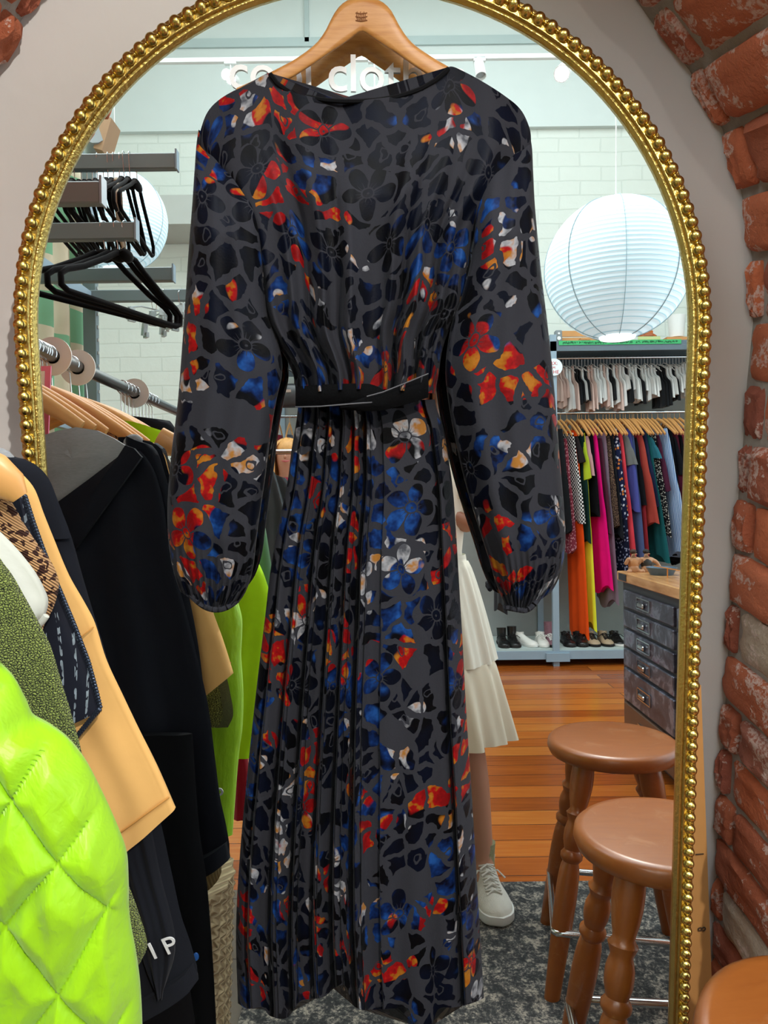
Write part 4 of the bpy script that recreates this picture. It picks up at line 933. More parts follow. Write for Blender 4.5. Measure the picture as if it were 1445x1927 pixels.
# tape labels and the round sign
def tape(px0, px1, y, h, c, nm_, lb):
    b = MB(); b.box((( rx(px0)+rx(px1))/2, YFr+.024, zpx(y, YFr)), (rx(px1)-rx(px0), .002, h)); return b.build(nm_, mat(nm_+'_paper', c, .7, var=.03), smooth=False, label=lb, cat='label')
tp1 = tape(1053, 1282, 656.5, .032, '3fae6c', 'green_tape', 'long green label tape with handwriting along the top shelf edge')
dk = mat('marker_ink', '14402c', .8, var=0); b = MB(); R = random.Random(2)
for k in range(150): 
    x = rx(1058)+(rx(1276)-rx(1058))*k/150
    if R.random() < .8: b.box((x, YFr+.0258, zpx(656.5, YFr)+R.uniform(-.004, .004)), (.0035, .001, R.uniform(.006, .016)))
b.build('handwriting', dk, tp1, smooth=False)
tape(1201, 1243, 649.5, .024, 'b8c98a', 'pale_tape', 'short pale green label tape stuck above the green tape')
b = MB(); e = rY(1042, 691, YFr+.03); b.lathe([(0, 0), (.062, 0), (.062, .004), (0, .004)], e+V((-.0, 0, 0)), 32, axis=(0, 1, 0)); sg = b.build('round_sign', mat('sign_white', 'e2ecf0', .5, var=0), label='round white sign with red lettering on the shelving upright', cat='sign', smooth=False)
rd = mat('red_lettering', 'c02030', .6, var=0)
for tx, dz, sz in (('RX:', .02, .036), ('M', -.008, .026), ('OHE', -.042, .036)): text('lettering', tx, sz, rd, sg, e+V((.0, .0045, dz-.005)), (1, 0, 0), (0, 0, 1), ext=.0005)
e = rY(1050, 632, YFr-.02)
b = MB(); b.box((e.x, e.y, zt+.055), (.05, .05, .09), bev=.006); sp = b.build('small_speaker', mat('speaker_grey', '7c8488', .4), label='small grey cube speaker on the top shelf at the upright', cat='speaker', smooth=False)
b = MB(); b.lathe([(0, 0), (.014, 0), (.014, .003), (0, .003)], (e.x, e.y+.026, zt+.04), 16, axis=(0, 1, 0)); b.lathe([(0, 0), (.008, 0), (.008, .003), (0, .003)], (e.x, e.y+.026, zt+.075), 16, axis=(0, 1, 0)); b.build('cone', white_pl, sp)
b = MB()
for k, z_ in enumerate((.028, .078)): b.box((rx(1108), YFr-.08, zt+.012+z_), (rx(1157)-rx(1059), .012, .042)); b.box((rx(1108), YFr-.34, zt+.012+z_), (rx(1157)-rx(1059), .012, .042))
for X_ in (rx(1061), rx(1155)): b.box((X_, YFr-.21, zt+.06), (.012, .26, .09))
cr = b.build('wooden_crate', mat('crate_pine', 'c98f55', .6), smooth=False, label='slatted pine crate on the top shelf below the large lantern', cat='crate')
text('stamp', 'Gratter', .028, mat('burnt_ink', '6a4020', .8, var=0), cr, (rx(1108), YFr-.073, zt+.032), (1, 0, 0), (0, 0, 1))
# orange bull figurine
def skinfig(name, P, E, Rr, m, parent=None, loc=(0, 0, 0), sub=2): return skin(name, P, E, Rr, m, parent, sub, loc)
e = V((rx(1230), YFr-.1, zt+.012)); k_ = 1.0
P = [e+V(q) for q in ((0, 0, .075), (-.05, 0, .078), (-.075, 0, .095), (-.095, 0, .08), (.05, 0, .07), (-.045, .02, .04), (-.045, .02, .0), (-.035, -.02, .04), (-.04, -.02, .0), (.045, .02, .035), (.05, .02, 0), (.05, -.02, .035), (.045, -.02, 0), (.065, 0, .06), (.075, 0, .02), (-.09, .02, .11), (-.09, -.02, .11))]
skinfig('bull_figurine', P, [(0, 1), (1, 2), (2, 3), (0, 4), (1, 5), (5, 6), (1, 7), (7, 8), (4, 9), (9, 10), (4, 11), (11, 12), (4, 13), (13, 14), (2, 15), (2, 16)], [.032, .034, .022, .014, .026, .012, .009, .012, .009, .012, .009, .012, .009, .006, .004, .004, .004], mat('orange_glazed_ceramic', 'a8551c', .25), loc=e)
tag(bpy.data.objects['bull_figurine'], 'orange glazed four-legged animal figurine on the top shelf', 'figurine')
e = V((rx(1283), YFr-.12, zt+.012)); b = MB(); b.lathe([(0, .0), (.052, 0), (.066, .16), (.06, .16), (.048, .01), (0, .012)], e+V((.02, 0, .05)), 24); b.build('white_pot', white_pl, label='plain white pot standing on stacked boards at the right of the top shelf', cat='pot')
b = MB(); b.box(e+V((.02, 0, .018)), (.22, .2, .032)); b.build('wooden_tray', MATS['crate_pine'], label='low wooden tray under the white pot on the top shelf', cat='tray', smooth=False)
# small tops on the upper rail
def thin(name, px, y0, y1, wpx, m, label, group, Yr=-3.66, dep=.19, taper=(.35, 1, .8), th=.012, cat='top', yawd=.35, seed=0, hang=True, hangm=None, px2=None):
    R_ = random.Random(seed); X0 = xpx(px, Yr); z0, z1 = zpx(y0, Yr), zpx(y1, Yr); X1 = xpx(px2, Yr) if px2 else X0
    root = empty(name, (X0, Yr, z0+.05), label, cat, group); T = V((sin(yawd), cos(yawd), 0)); N_ = V((-cos(yawd), sin(yawd), 0))
    wd = curve([(0, taper[0]*dep), (.12, dep*max(taper[0], .8*taper[1])) if taper[0] > .2 else (.30, dep*.16), (.42, dep*taper[1]*.9), (.5, taper[1]*dep), (1, taper[2]*dep)])
    ph = R_.uniform(0, 6)
    def mp(x, y, d):
        t_ = y; z = z0+(z1-z0)*t_; return V((X0+(X1-X0)*t_, Yr, z)) + T*(x+.02*(t_)) + N_*d
    b = MB(); panel(b, lambda y: -wd(y), lambda y: wd(y), 0, lambda s: 1+.03*sin(s*4+ph), mp, th, lambda s, t: .006*sin(s*9+ph+t*3)*t, nc=14, nr=12, back=1)
    b.build('fabric', m, root)
    if hang:
        zr = zpx(684 if Yr == -3.66 and y0 < 750 else 787, Yr); b = MB()
        b.tube([V((X0, Yr, zr+.012)), V((X0, Yr, z0+.015)), ] , .0016, 5)
        zc_ = zpx(800, Yr) if hangm else z0+.012; dr_ = .17 if hangm else .07
        b.tube([V((X0, Yr, zc_))+T*q*dep+V((0, 0, -dr_*abs(q)**1.25)) for q in (-.8, -.6, -.4, -.2, 0, .2, .4, .6, .8)], .012 if hangm else .003, 6, flat=.45)
        b.build('hanger', hangm or white_pl, root)
    return root
tcols = [('white', 'dcdedd', 'white camisole'), ('pinkish', 'c9aea4', 'nude pink camisole'), ('black', '14161a', 'black camisole')]
tm = {k: cloth_mat('tops_'+k, c) for k, c, _ in tcols}; tl = {k: l for k, _, l in tcols}
seq = 'pppwwpkkwkppwwwpwkwpwwkwwwkwwwwwkkkwwkwwww'
names = {'p': 'pinkish', 'w': 'white', 'k': 'black'}
px = 1050; cnt = {}
for i, ch_ in enumerate(seq):
    n_ = names[ch_]; R_ = random.Random(100+i)
    yb_ = (1, 775)[1] - (14 if ch_ == 'w' and i > 20 else 0) + R_.uniform(-14, 8)
    if i in (32, 33): yb_ = 776
    cnt[n_] = cnt.get(n_, 0)+1; thin('camisole', px, 700+R_.uniform(-4, 6), yb_+R_.uniform(-6, 4), 6, tm[n_], ordw(cnt[n_])+' '+tl[n_]+' from the round sign in the packed upper row', tl[n_]+'s in the packed row', seed=i, th=.009, taper=(.10, .55, .62), dep=.11+R_.uniform(-.02, .02), cat='camisole')
    px += 5.9
# clothes on the lower rail: px at the shoulder, px at the hem, y of hem, depth, material
LW = [
 (1050, 1058, 1010, .20, ('dark_grey', '25272b'), 'dark grey garment at the left end of the lower rail'),
 (1058, 1066, 1045, .20, ('pink_floral', '8e3a4a', 'floral', 'd9a0a8', 60), 'pink floral dress beside the houndstooth one'),
 (1070, 1081, 990, .21, ('houndstooth', 'e2e2e0', 'check', '16171a', 70), 'black and white houndstooth dress on the lower rail'),
 (1078, 1084, 882, .20, ('brown_tee', '2c2628'), 'short dark brown tee over the houndstooth dress'),
 (1078, 1088, 1210, .19, ('orange', 'f0551a'), 'bright orange trousers hanging almost to the shoe shelf'),
 (1090, 1093, 1030, .19, ('bottle_green', '12302c'), 'dark green garment beside the lime top'),
 (1091, 1094, 912, .20, ('lime_top', 'b4c832'), 'short lime top on the lower rail'),
 (1094, 1104, 1188, .17, ('yellow', 'dfe53a'), 'long bright yellow trousers between the orange and pink garments'),
 (1098, 1100, 908, .20, ('pale_pink', 'c99aa2'), 'short pale pink lace top on the lower rail'),
 (1105, 1109, 978, .20, ('ink_black', '0e0e12'), 'black garment just left of the hot pink dress'),
 (1111, 1130, 1118, .22, ('hot_pink', 'ee1280'), 'long hot pink belted jumpsuit on the lower rail'),
 (1124, 1132, 1010, .18, ('burgundy', '4a2434'), 'burgundy garment right of the hot pink jumpsuit'),
 (1130, 1142, 1145, .20, ('mauve', '7c6a7a'), 'long mauve grey garment on the lower rail'),
 (1138, 1146, 1003, .19, ('brown_sparkle', '3a2c2a', 'floral', 'a08468', 160), 'brown glitter knit garment on the lower rail'),
 (1144, 1154, 1020, .18, ('charcoal_a', '1c1e24'), 'charcoal garment left of the navy floral dresses'),
 (1150, 1160, 985, .21, ('navy_floral', '1a2140', 'floral', 'c7c9d8', 34, 'd07a3a'), 'navy dress with white and orange flowers'),
 (1155, 1164, 1092, .21, ('navy_floral_b', '161a30', 'floral', '8e94b0', 44), 'long dark navy dress with small pale flowers'),
 (1161, 1177, 1070, .19, ('coral', 'dc4450'), 'long coral red dress on the lower rail'),
 (1170, 1178, 888, .21, ('grey_tee', '777c7c'), 'short heather grey tee on the lower rail'),
 (1176, 1182, 970, .20, ('violet_blue', '4a4f96'), 'violet blue top on the lower rail'),
 (1180, 1190, 1066, .21, ('denim', '46557e'), 'long denim blue dress on the lower rail'),
 (1188, 1195, 965, .20, ('black_knit', '14161a'), 'black knit garment left of the rust sweater'),
 (1193, 1202, 1062, .17, ('dark_red', '8c2830'), 'dark red garment below the rust sweater'),
 (1196, 1214, 998, .23, ('rust', 'b14a40'), 'rust red sweater with a darker hem band'),
 (1203, 1218, 968, .20, ('navy', '232a48'), 'navy garment right of the rust sweater'),
 (1210, 1238, 1062, .18, ('teal_long', '1c5b60'), 'long dark teal garment on the lower rail'),
 (1215, 1222, 876, .21, ('teal', '2e7080'), 'short bright teal top on the lower rail'),
 (1222, 1240, 1022, .20, ('mono_print', '1a1a1e', 'floral', 'b8b6ae', 70), 'black and white printed dress left of the striped shirt'),
 (1230, 1240, 935, .19, ('plum', '4c2238'), 'plum garment left of the striped shirt'),
 (1241, 1268, 1055, .25, ('blue_stripe', '5c86c2', 'stripe', 'c4d6ea', 22), 'long blue and white striped shirt dress'),
 (1252, 1270, 1062, .20, ('black_long', '0f1014'), 'long black dress behind the striped shirt dress'),
 (1260, 1268, 905, .19, ('ink_top', '15171c'), 'short black top right of the striped shirt dress'),
 (1264, 1272, 1000, .19, ('wine', '501a2c'), 'wine red garment near the gilt frame'),
 (1272, 1282, 1070, .20, ('black_long2', '101116'), 'long black garment nearest the gilt frame'),
 (1282, 1286, 925, .20, ('rose_lace', 'b84a66'), 'rose pink lace top at the gilt frame edge'),
]
for i, (p0, p1, yb_, dep, md, lb) in enumerate(LW):
    kind = md[2] if len(md) > 2 else 'plain'; m = cloth_mat('rail_'+md[0], md[1], kind, md[3] if len(md) > 3 else None, md[4] if len(md) > 4 else 40, c3=md[5] if len(md) > 5 else None, rough=.95, sheen=0)
    thin('hanging_garment', p0-2, (818, 836, 826, 832, 820)[i % 5], yb_, 8, m, lb, 'garments on the lower rail', dep=dep, th=.016, taper=(.42, .62, .72) , cat='garment', yawd=.30, seed=200+i, hangm=wood_h, px2=p1-3)
for k in range(4):
    thin('hanging_garment', 938+26*k, 822, (1150, 1120, 1135, 1100)[k], 8, cloth_mat('rail_dark_mix', '1b1b20'), ordw(k+1)+' dark garment from the left behind the right velvet sleeve', 'dark garments behind the sleeve', dep=.18, th=.02, taper=(.4, .7, .8), cat='garment', yawd=.2, seed=300+k, hangm=wood_h)
for k, cc2 in enumerate(('8c1c34', '3a4250')):
    thin('hanging_garment', 527+20*k, 822, 1000, 8, cloth_mat('rail_gap_%d' % k, cc2), ('crimson' if k == 0 else 'slate') + ' garment on the rear rail glimpsed between sleeve and waist', 'garments glimpsed beside the waist', dep=.18, th=.02, taper=(.4, .7, .8), cat='garment', yawd=-.1, seed=310+k, hangm=wood_h)
# handbag hanging left of the waist
e = rY(541, 745, YFr+.04)
hb = empty('black_handbag', (e.x, e.y, e.z-.09), 'structured black handbag hanging on the rear shelving, seen left of the waist', 'handbag')
b = MB(); b.box((e.x, e.y, e.z), (.21, .07, .17), bev=.02); b.build('body', mat('black_bag_leather', '2a2a2c', .35), hb)
b = MB(); b.tube([(e.x-.055, e.y, e.z+.08)]+[(e.x-.055*cos(a_), e.y, e.z+.12+.07*sin(a_)) for a_ in [pi*k/10 for k in range(11)]]+[(e.x+.055, e.y, e.z+.08)], .007, 8); b.build('handle', MATS['black_bag_leather'], hb)
b = MB(); b.box((e.x, e.y+.037, e.z+.03), (.06, .004, .02)); b.build('clasp', steel, hb, smooth=False)

# ------------------------------------------------------------------ shoes
def shoe(name, loc, rz, L, m_up, m_sole, label, cat='shoe', group=None, ankle=.07, shaft=0, laces=None, soleh=.02):
    r_ = empty(name, loc, label, cat, group); o_ = V(loc); Rz = Matrix.Rotation(rz, 3, 'Z')
    W_ = L*.36; T = lambda x, y, z: o_+Rz @ V((x, y, z))
    hw = curve([(0, .22), (.08, .36), (.25, .40), (.5, .40), (.72, .5), (.88, .44), (.96, .28), (1, .06)])
    b = MB(); rows = []
    for z, s in ((0, .97), (.3*soleh, 1.03), (soleh, 1.02)):
        rows.append([T(W_*s*hw(u)*sg_, (u-.5)*L*s, z) for u, sg_ in [(k/24, 1) for k in range(25)]+[(1-k/24, -1) for k in range(1, 24)]])
    b.grid(rows, closed=True, cap=True); b.build('sole', m_sole, r_)
    ht = curve([(0, ankle), (.1, ankle*1.05), (.3, ankle*.98), (.42, ankle*.86), (.55, ankle*.68), (.7, ankle*.52), (.85, ankle*.42), (.95, ankle*.28), (1, .01)])
    b = MB(); rows = []
    for k in range(29):
        u = .004+.992*k/28; row = []
        for j in range(17):
            a_ = pi*j/16; x = W_*.97*hw(u)*cos(a_); zz = soleh*.7+ht(u)*(max(0, sin(a_))**.62)
            x *= 1-.30*(max(0, sin(a_)))**2
            row.append(T(x, (u-.5)*L*.97, zz))
        rows.append(row)
    b.grid(rows, closed=True, cap=True); up_ = b.build('upper', m_up, r_)
    b = MB(); hgt_ = max(shaft, .012); b.tube([T(0, -.27*L, ankle*.8), T(0, -.28*L, ankle*.95), T(0, -.30*L, ankle+hgt_)], [W_*.36, W_*.37, W_*.40], 16); b.build('collar', m_up, r_)
    if laces:
        b = MB()
        for k in range(5):
            u = .40+.075*k; z = soleh*.7+ht(u)+.003
            b.tube([T(-W_*.22, (u-.5)*L, z-.006), T(0, (u-.47)*L, z+.001), T(W_*.22, (u-.44)*L, z-.008)], .0028, 6); b.tube([T(W_*.22, (u-.5)*L, z-.006), T(0, (u-.47)*L, z+.002), T(-W_*.22, (u-.44)*L, z-.008)], .0028, 6)
        b.tube([T(0, -.08*L, ankle*.93), T(-.03, -.05*L, ankle*1.0), T(-.045, -.0*L, ankle*.8)], .0028, 6); b.tube([T(0, -.08*L, ankle*.93), T(.03, -.04*L, ankle*1.0), T(.05, .0*L, ankle*.78)], .0028, 6)
        b.build('laces', laces, up_)
    return r_
blk = mat('black_shoe_leather', '141414', .3); wht = mat('white_shoe_leather', 'd8d6cf', .45); bge = mat('beige_shoe_leather', 'a58f74', .5); dsl = mat('dark_sole', '191513', .7); wsl = mat('white_sole', 'dcdcd8', .6)
zs = zb+.04
SH = [(945, blk, dsl, .05, 'black ankle boot at the left end of the shoe shelf'), (965, blk, dsl, .06, 'black ankle boot beside the white loafer'), (988, wht, wsl, 0, 'white loafer on the shoe shelf'), (1019, wht, wsl, 0, 'white lace-up shoe left of the shelving upright'), (1036, mat('pink_patterned_boot', '7c5560', .6, var=.5, vs=40), dsl, .09, 'pink patterned ankle boot at the shelving upright'),
 (1068, blk, dsl, 0, 'black shoe right of the shelving upright'), (1091, blk, dsl, 0, 'black shoe under the orange trousers'), (1114, bge, dsl, 0, 'left beige lace-up brogue on the shoe shelf'), (1139, bge, dsl, 0, 'right beige lace-up brogue on the shoe shelf'), (1161, blk, wsl, 0, 'black sneaker with a white sole next to the drawer cabinet')]
for i, (p_, m1, m2, sh, lb) in enumerate(SH): shoe('shoe', (xpx(p_, -3.52), -3.56, zs), 0 if i != 2 else -.5, .25, m1, m2, lb, group='shoes on the bottom shelf', shaft=sh, laces=(blk if m1 in (blk, bge) else wht) if i not in (2,) else None)

# ================================================================== CABINET
XCf = 1.258; Y0c, Y1c = -1.66, -.40; ztop = .80
cab = empty('drawer_cabinet', (XCf+.25, (Y0c+Y1c)/2, 0), 'dark steel multi-drawer cabinet with chrome label pulls beside the stools', 'cabinet')
cbm = mat('dark_gunmetal', '41434a', .4, var=.1, metal=.3)
b = MB(); b.box((XCf+.27, (Y0c+Y1c)/2, (.05+ztop)/2), (.52, Y1c-Y0c, ztop-.05)); b.box((XCf+.29, (Y0c+Y1c)/2, .03), (.46, Y1c-Y0c-.06, .06)); b.build('body', cbm, cab, smooth=False)
dm = bpy.data.materials.new('scratched_steel_drawer'); t = NT(dm); c = t.co(); n_ = t.noise(t.vm('ADD', c, t.vm('SCALE', t.noise(c, 6, 2, col=True), sc=.3)), 9, 4, .65)
t.ln(t.ramp(n_, [(.36, '4c4856'), (.52, '5d6170'), (.6, '8f95a8'), (.68, '6a5d78')]), t.b.inputs['Base Color']); t.b.inputs['Metallic'].default_value = .5; t.b.inputs['Roughness'].default_value = .35
dm2 = mat('brown_steel_drawer', '6d5344', .4, metal=.3)
cols = [(-1.62, -1.0), (-.96, -.44)]
for ci, (a_, c_) in enumerate(cols):
    z = ztop-.035
    for k, h_ in enumerate((.088, .088, .088, .088, .16, .16)):
        b = MB(); b.box((XCf+.006, (a_+c_)/2, z-h_/2), (.022, c_-a_, h_-.008), bev=.004); d_ = b.build('drawer', dm if k < 5 else dm2, cab, smooth=False)
        b = MB(); yc = (a_+c_)/2-.02; zc = z-h_/2+.004
        for (dy, dz, sy, sz) in ((0, .024, .16, .005), (0, -.024, .16, .005), (-.08, 0, .005, .05), (.08, 0, .005, .05)): b.box((XCf-.008, yc+dy, zc+dz), (.008, sy, sz))
        b.box((XCf-.012, yc-.02, zc-.006), (.014, .07, .022), bev=.005); b.build('label_pull', steel, d_, smooth=False); z -= h_+.006
tpz = ztop
b = MB(); b.box((XCf+.27, (Y0c+Y1c)/2, tpz+.024), (.57, Y1c-Y0c+.04, .046), bev=.004)
wt = bpy.data.materials.new('butcher_block'); t = NT(wt); c = t.co(); g_ = t.noise(t.mapv(c, (14, 1.5, 8)), 4, 5); t.ln(t.ramp(g_, [(.3, 'b07a48'), (.5, 'c99460'), (.7, 'd8a873')]), t.b.inputs['Base Color']); t.b.inputs['Roughness'].default_value = .22
wtp = b.build('wooden_worktop', wt, smooth=False, label='thick butcher-block top lying on the dark drawer cabinet', cat='worktop')
b = MB(); b.box((XCf-.017, Y0c+.07, tpz+.024), (.003, .11, .032)); b.build('name_plate', mat('plate_black', '2a3038', .4), wtp, smooth=False)
# two small posed toy figures leaning at the far corner of the worktop
def toy(px, py, label, hair, shirt):
    e = rY(px, py, Y0c+.06); e.z = tpz+.047; sk_ = mat('toy_skin', 'b98a66', .45)
    r_ = empty('toy_figure', e, label, 'toy', 'toy figures on the worktop'); k_ = .95
    P = [e+V(q)*k_ for q in ((0, 0, .02), (0, 0, .055), (0, 0, .075), (0, .004, .095), (-.028, 0, .062), (-.045, .01, .04), (-.03, .02, .075), (.028, 0, .062), (.05, .005, .05), (.07, .01, .02), (.02, .01, .006), (.05, .03, .004), (-.02, .01, .006), (-.04, .03, .004))]
    skin('body', P, [(0, 1), (1, 2), (2, 3), (1, 4), (4, 5), (5, 6), (1, 7), (7, 8), (8, 9), (0, 10), (10, 11), (0, 12), (12, 13)], [.02, .024, .010, .014, .012, .009, .006, .012, .010, .007, .012, .008, .012, .008], sk_, r_, 2, e)
    b = MB(); b.ball(e+V((0, -.003, .103))*k_, .0155, 12, 8, sc=(1, 1, .8)); b.build('hair', mat('toy_hair_'+hair, hair, .7), r_)
    b = MB(); b.lathe([(.018, .012), (.026, .03), (.029, .052), (.016, .066)], e, 14, sy=.8); b.build('vest', mat('toy_vest_'+shirt, shirt, .6), r_)
toy(1192, 1062, 'small muscular toy figure, the farther left of two on the worktop', '3a2418', 'b98050')
toy(1216, 1068, 'small toy figure in a black vest, the right one of two on the worktop', '1a1210', '22221f')
b = MB(); e = rX(1278, 1070, XCf+.1); b.prism([(0, 0), (.05, .012), (.11, .01), (.12, -.012), (.06, -.02)], lambda x, y, d: V((XCf+.03+x, -1.3+d*0+y, tpz+.10+d+x*-.2)), 0, .004); b.tube([(XCf+.09, -1.3, tpz+.047), (XCf+.09, -1.3, tpz+.09)], .003, 6)
b.build('orange_leaf_ornament', mat('orange_card', 'd08a3c', .6), label='flat orange leaf-shaped ornament standing on the worktop by the frame', cat='ornament', smooth=False)
b = MB(); b.lathe([(0, 0), (.05, 0), (.07, .035), (.066, .035), (.046, .006), (0, .006)], (XCf+.12, -1.45, tpz+.047), 20); b.build('grey_dish', mat('grey_blue_dish', '4c6478', .4), label='small blue grey dish behind the toy figures', cat='dish')

# ================================================================== STOOLS
def wood_seat(c1, c2, nm):
    m = bpy.data.materials.new(nm); t = NT(m); c = t.co(); g_ = t.noise(t.mapv(c, (3, 14, 6)), 4, 5, .6); sc_ = t.noise(t.vm('ADD', c, t.vm('SCALE', t.noise(c, 8, 2, col=True), sc=.2)), 12, 5, .7)
    t.ln(t.mix(t.ramp(sc_, [(.56, 0.), (.64, .35)]), t.mix(g_, lin(c1), lin(c2)), lin('a0704c')), t.b.inputs['Base Color']); t.b.inputs['Roughness'].default_value = .33; return m
ws1 = wood_seat('7a3f16', '945622', 'stool_seat_wood'); wl1 = wood_seat('7c4218', '98561f', 'stool_leg_wood')
def stool(cx, cy, zt, label, rz=0):
    r_ = empty('bar_stool', (cx, cy, 0), label, 'stool', 'round wooden bar stools'); b = MB(); Rs = .162
    b.lathe([(0, zt-.042), (Rs-.022, zt-.042), (Rs-.006, zt-.036), (Rs, zt-.022), (Rs-.002, zt-.008), (Rs-.010, zt-.001), (Rs-.02, zt), (0, zt-.002)], (cx, cy, 0), 64); b.build('seat', ws1, r_)
    pr = [(0, .018), (.10, .020), (.25, .023), (.42, .026), (.54, .0235), (.575, .019), (.583, .0262), (.602, .0262), (.61, .0195), (.65, .0245), (.70, .0245), (.745, .0185), (.753, .0255), (.772, .0255), (.78, .019), (.83, .024), (.90, .028), (.97, .026), (1, .024)]
    tops = []; feet = []
    for k in range(4):
        a_ = rz+pi/4+pi/2*k; t0 = V((cx+cos(a_)*.105, cy+sin(a_)*.105, zt-.03)); f0 = V((cx+cos(a_)*.232, cy+sin(a_)*.232, 0)); tops.append(t0); feet.append(f0)
        b = MB(); n = 60; P = []; rr = []
        pc = curve(pr)
        for j in range(n+1): u = j/n; P.append(f0+(t0-f0)*u); rr.append(pc(u))
        b.tube(P, rr, 16); b.build('leg', wl1, r_)
    b = MB(); cr_ = []
    for k in range(4):
        q = feet[k]+(tops[k]-feet[k])*.29; d_ = V((q.x-cx, q.y-cy, 0)).normalized(); q = q+d_*.024; nx_ = (feet[(k+1) % 4]-feet[k]).normalized(); pv = (feet[k-1]-feet[k]).normalized()
        for s_ in (.045, .02, .006): cr_.append(q+pv*s_)
        for s_ in (.006, .02, .045): cr_.append(q+nx_*s_)
    b.tube(cr_, .0085, 10, closed=True); b.build('footrest', steel, r_)
    return r_
e1 = rZ(1152, 1389, .585); e2 = V((.605, .625, 0))
stool(e1.x, e1.y, .585, 'wooden bar stool standing farther back on the rug edge by the drawer cabinet', rz=.18)
stool(e2.x, e2.y, .585, 'orange-brown wooden bar stool closest to the mirror, its own seat showing at the lower right', rz=.10)

# ================================================================== RUG, TILES, BASKET
rg = bpy.data.materials.new('faded_grey_rug'); t = NT(rg); c = t.co(); p_ = t.vm('ADD', c, t.vm('SCALE', t.noise(c, 10, 3, col=True), sc=.06))
v1 = t.voro(p_, 14, 'DISTANCE_TO_EDGE').outputs[0]; n1 = t.noise(p_, 26, 6, .78); n2 = t.noise(c, 130, 3, .7); w1 = t.wave(p_, 7, 3)
f_ = t.m('ADD', t.m('ADD', t.m('MULTIPLY', n1, .9), t.m('MULTIPLY', n2, .5)), t.m('MULTIPLY', t.m('LESS_THAN', v1, .05), .02))
t.ln(t.ramp(t.m('SUBTRACT', f_, .2), [(.40, '232425'), (.50, '3c3c3c'), (.56, '6b6660'), (.62, '9a9184')]), t.b.inputs['Base Color']); t.b.inputs['Roughness'].default_value = .95; t.bump(n2, .6, .004)
r1, r2 = rZ(1238, 1657, .008), rZ(458, 1890, .008)
b = MB(); b.box(((r1.x+r2.x)/2, (r1.y+.72)/2, .005), (r1.x-r2.x, .72-r1.y, .010)); b.build('grey_rug', rg, smooth=False, label='faded charcoal and cream patterned rug in front of the mirror', cat='rug')
tl_ = bpy.data.materials.new('brown_floor_tile'); t = NT(tl_); c = t.co(); bk = t.new('ShaderNodeTexBrick'); t.ln(c, bk.inputs['Vector']); bk.offset = 0; bk.inputs['Scale'].default_value = 1; bk.inputs['Brick Width'].default_value = .3; bk.inputs['Row Height'].default_value = .3; bk.inputs['Mortar Size'].default_value = .003
bk.inputs[1].default_value = lin('5f554a'); bk.inputs[2].default_value = lin('685d51'); bk.inputs[3].default_value = lin('2e2823'); t.ln(bk.outputs[0], t.b.inputs['Base Color']); t.b.inputs['Roughness'].default_value = .35
b = MB(); b.box((r2.x-.6, .35, .001), (1.2-.004, 1.3, .006)); b.build('floor_tiles', tl_, smooth=False, kind='structure')
bw = bpy.data.materials.new('woven_seagrass'); t = NT(bw); c = t.co(); wz = t.wave(c, 22, 2.5, 'DIAGONAL'); t.ln(t.mix(t.m('MULTIPLY', wz, t.noise(c, 60, 3)), lin('8e7858'), lin('c9b58e')), t.b.inputs['Base Color']); t.b.inputs['Roughness'].default_value = .85; t.bump(wz, 1, .008)
bc = rZ(400, 1845, .0)
b = MB(); rows = []
hB = .44; cxB, cyB = rY(438, 1700, .50).x-.17, .50
for k in range(40):
    z = .006+hB*k/39; rows.append([V((cxB+(.15+.02*z/hB+.0045*sin(j*pi/2+k*pi))*cos(2*pi*j/72), cyB+(.15+.02*z/hB+.0045*sin(j*pi/2+k*pi))*sin(2*pi*j/72), z)) for j in range(72)])
for k in range(12):
    z = .006+hB-hB*.9*k/11; rows.append([V((cxB+.145*cos(2*pi*j/72), cyB+.145*sin(2*pi*j/72), z)) for j in range(72)])
b.grid(rows, closed=True, cap=True); b.build('wicker_basket', bw, label='coarse braided seagrass basket on the floor below the hanging coats', cat='basket')

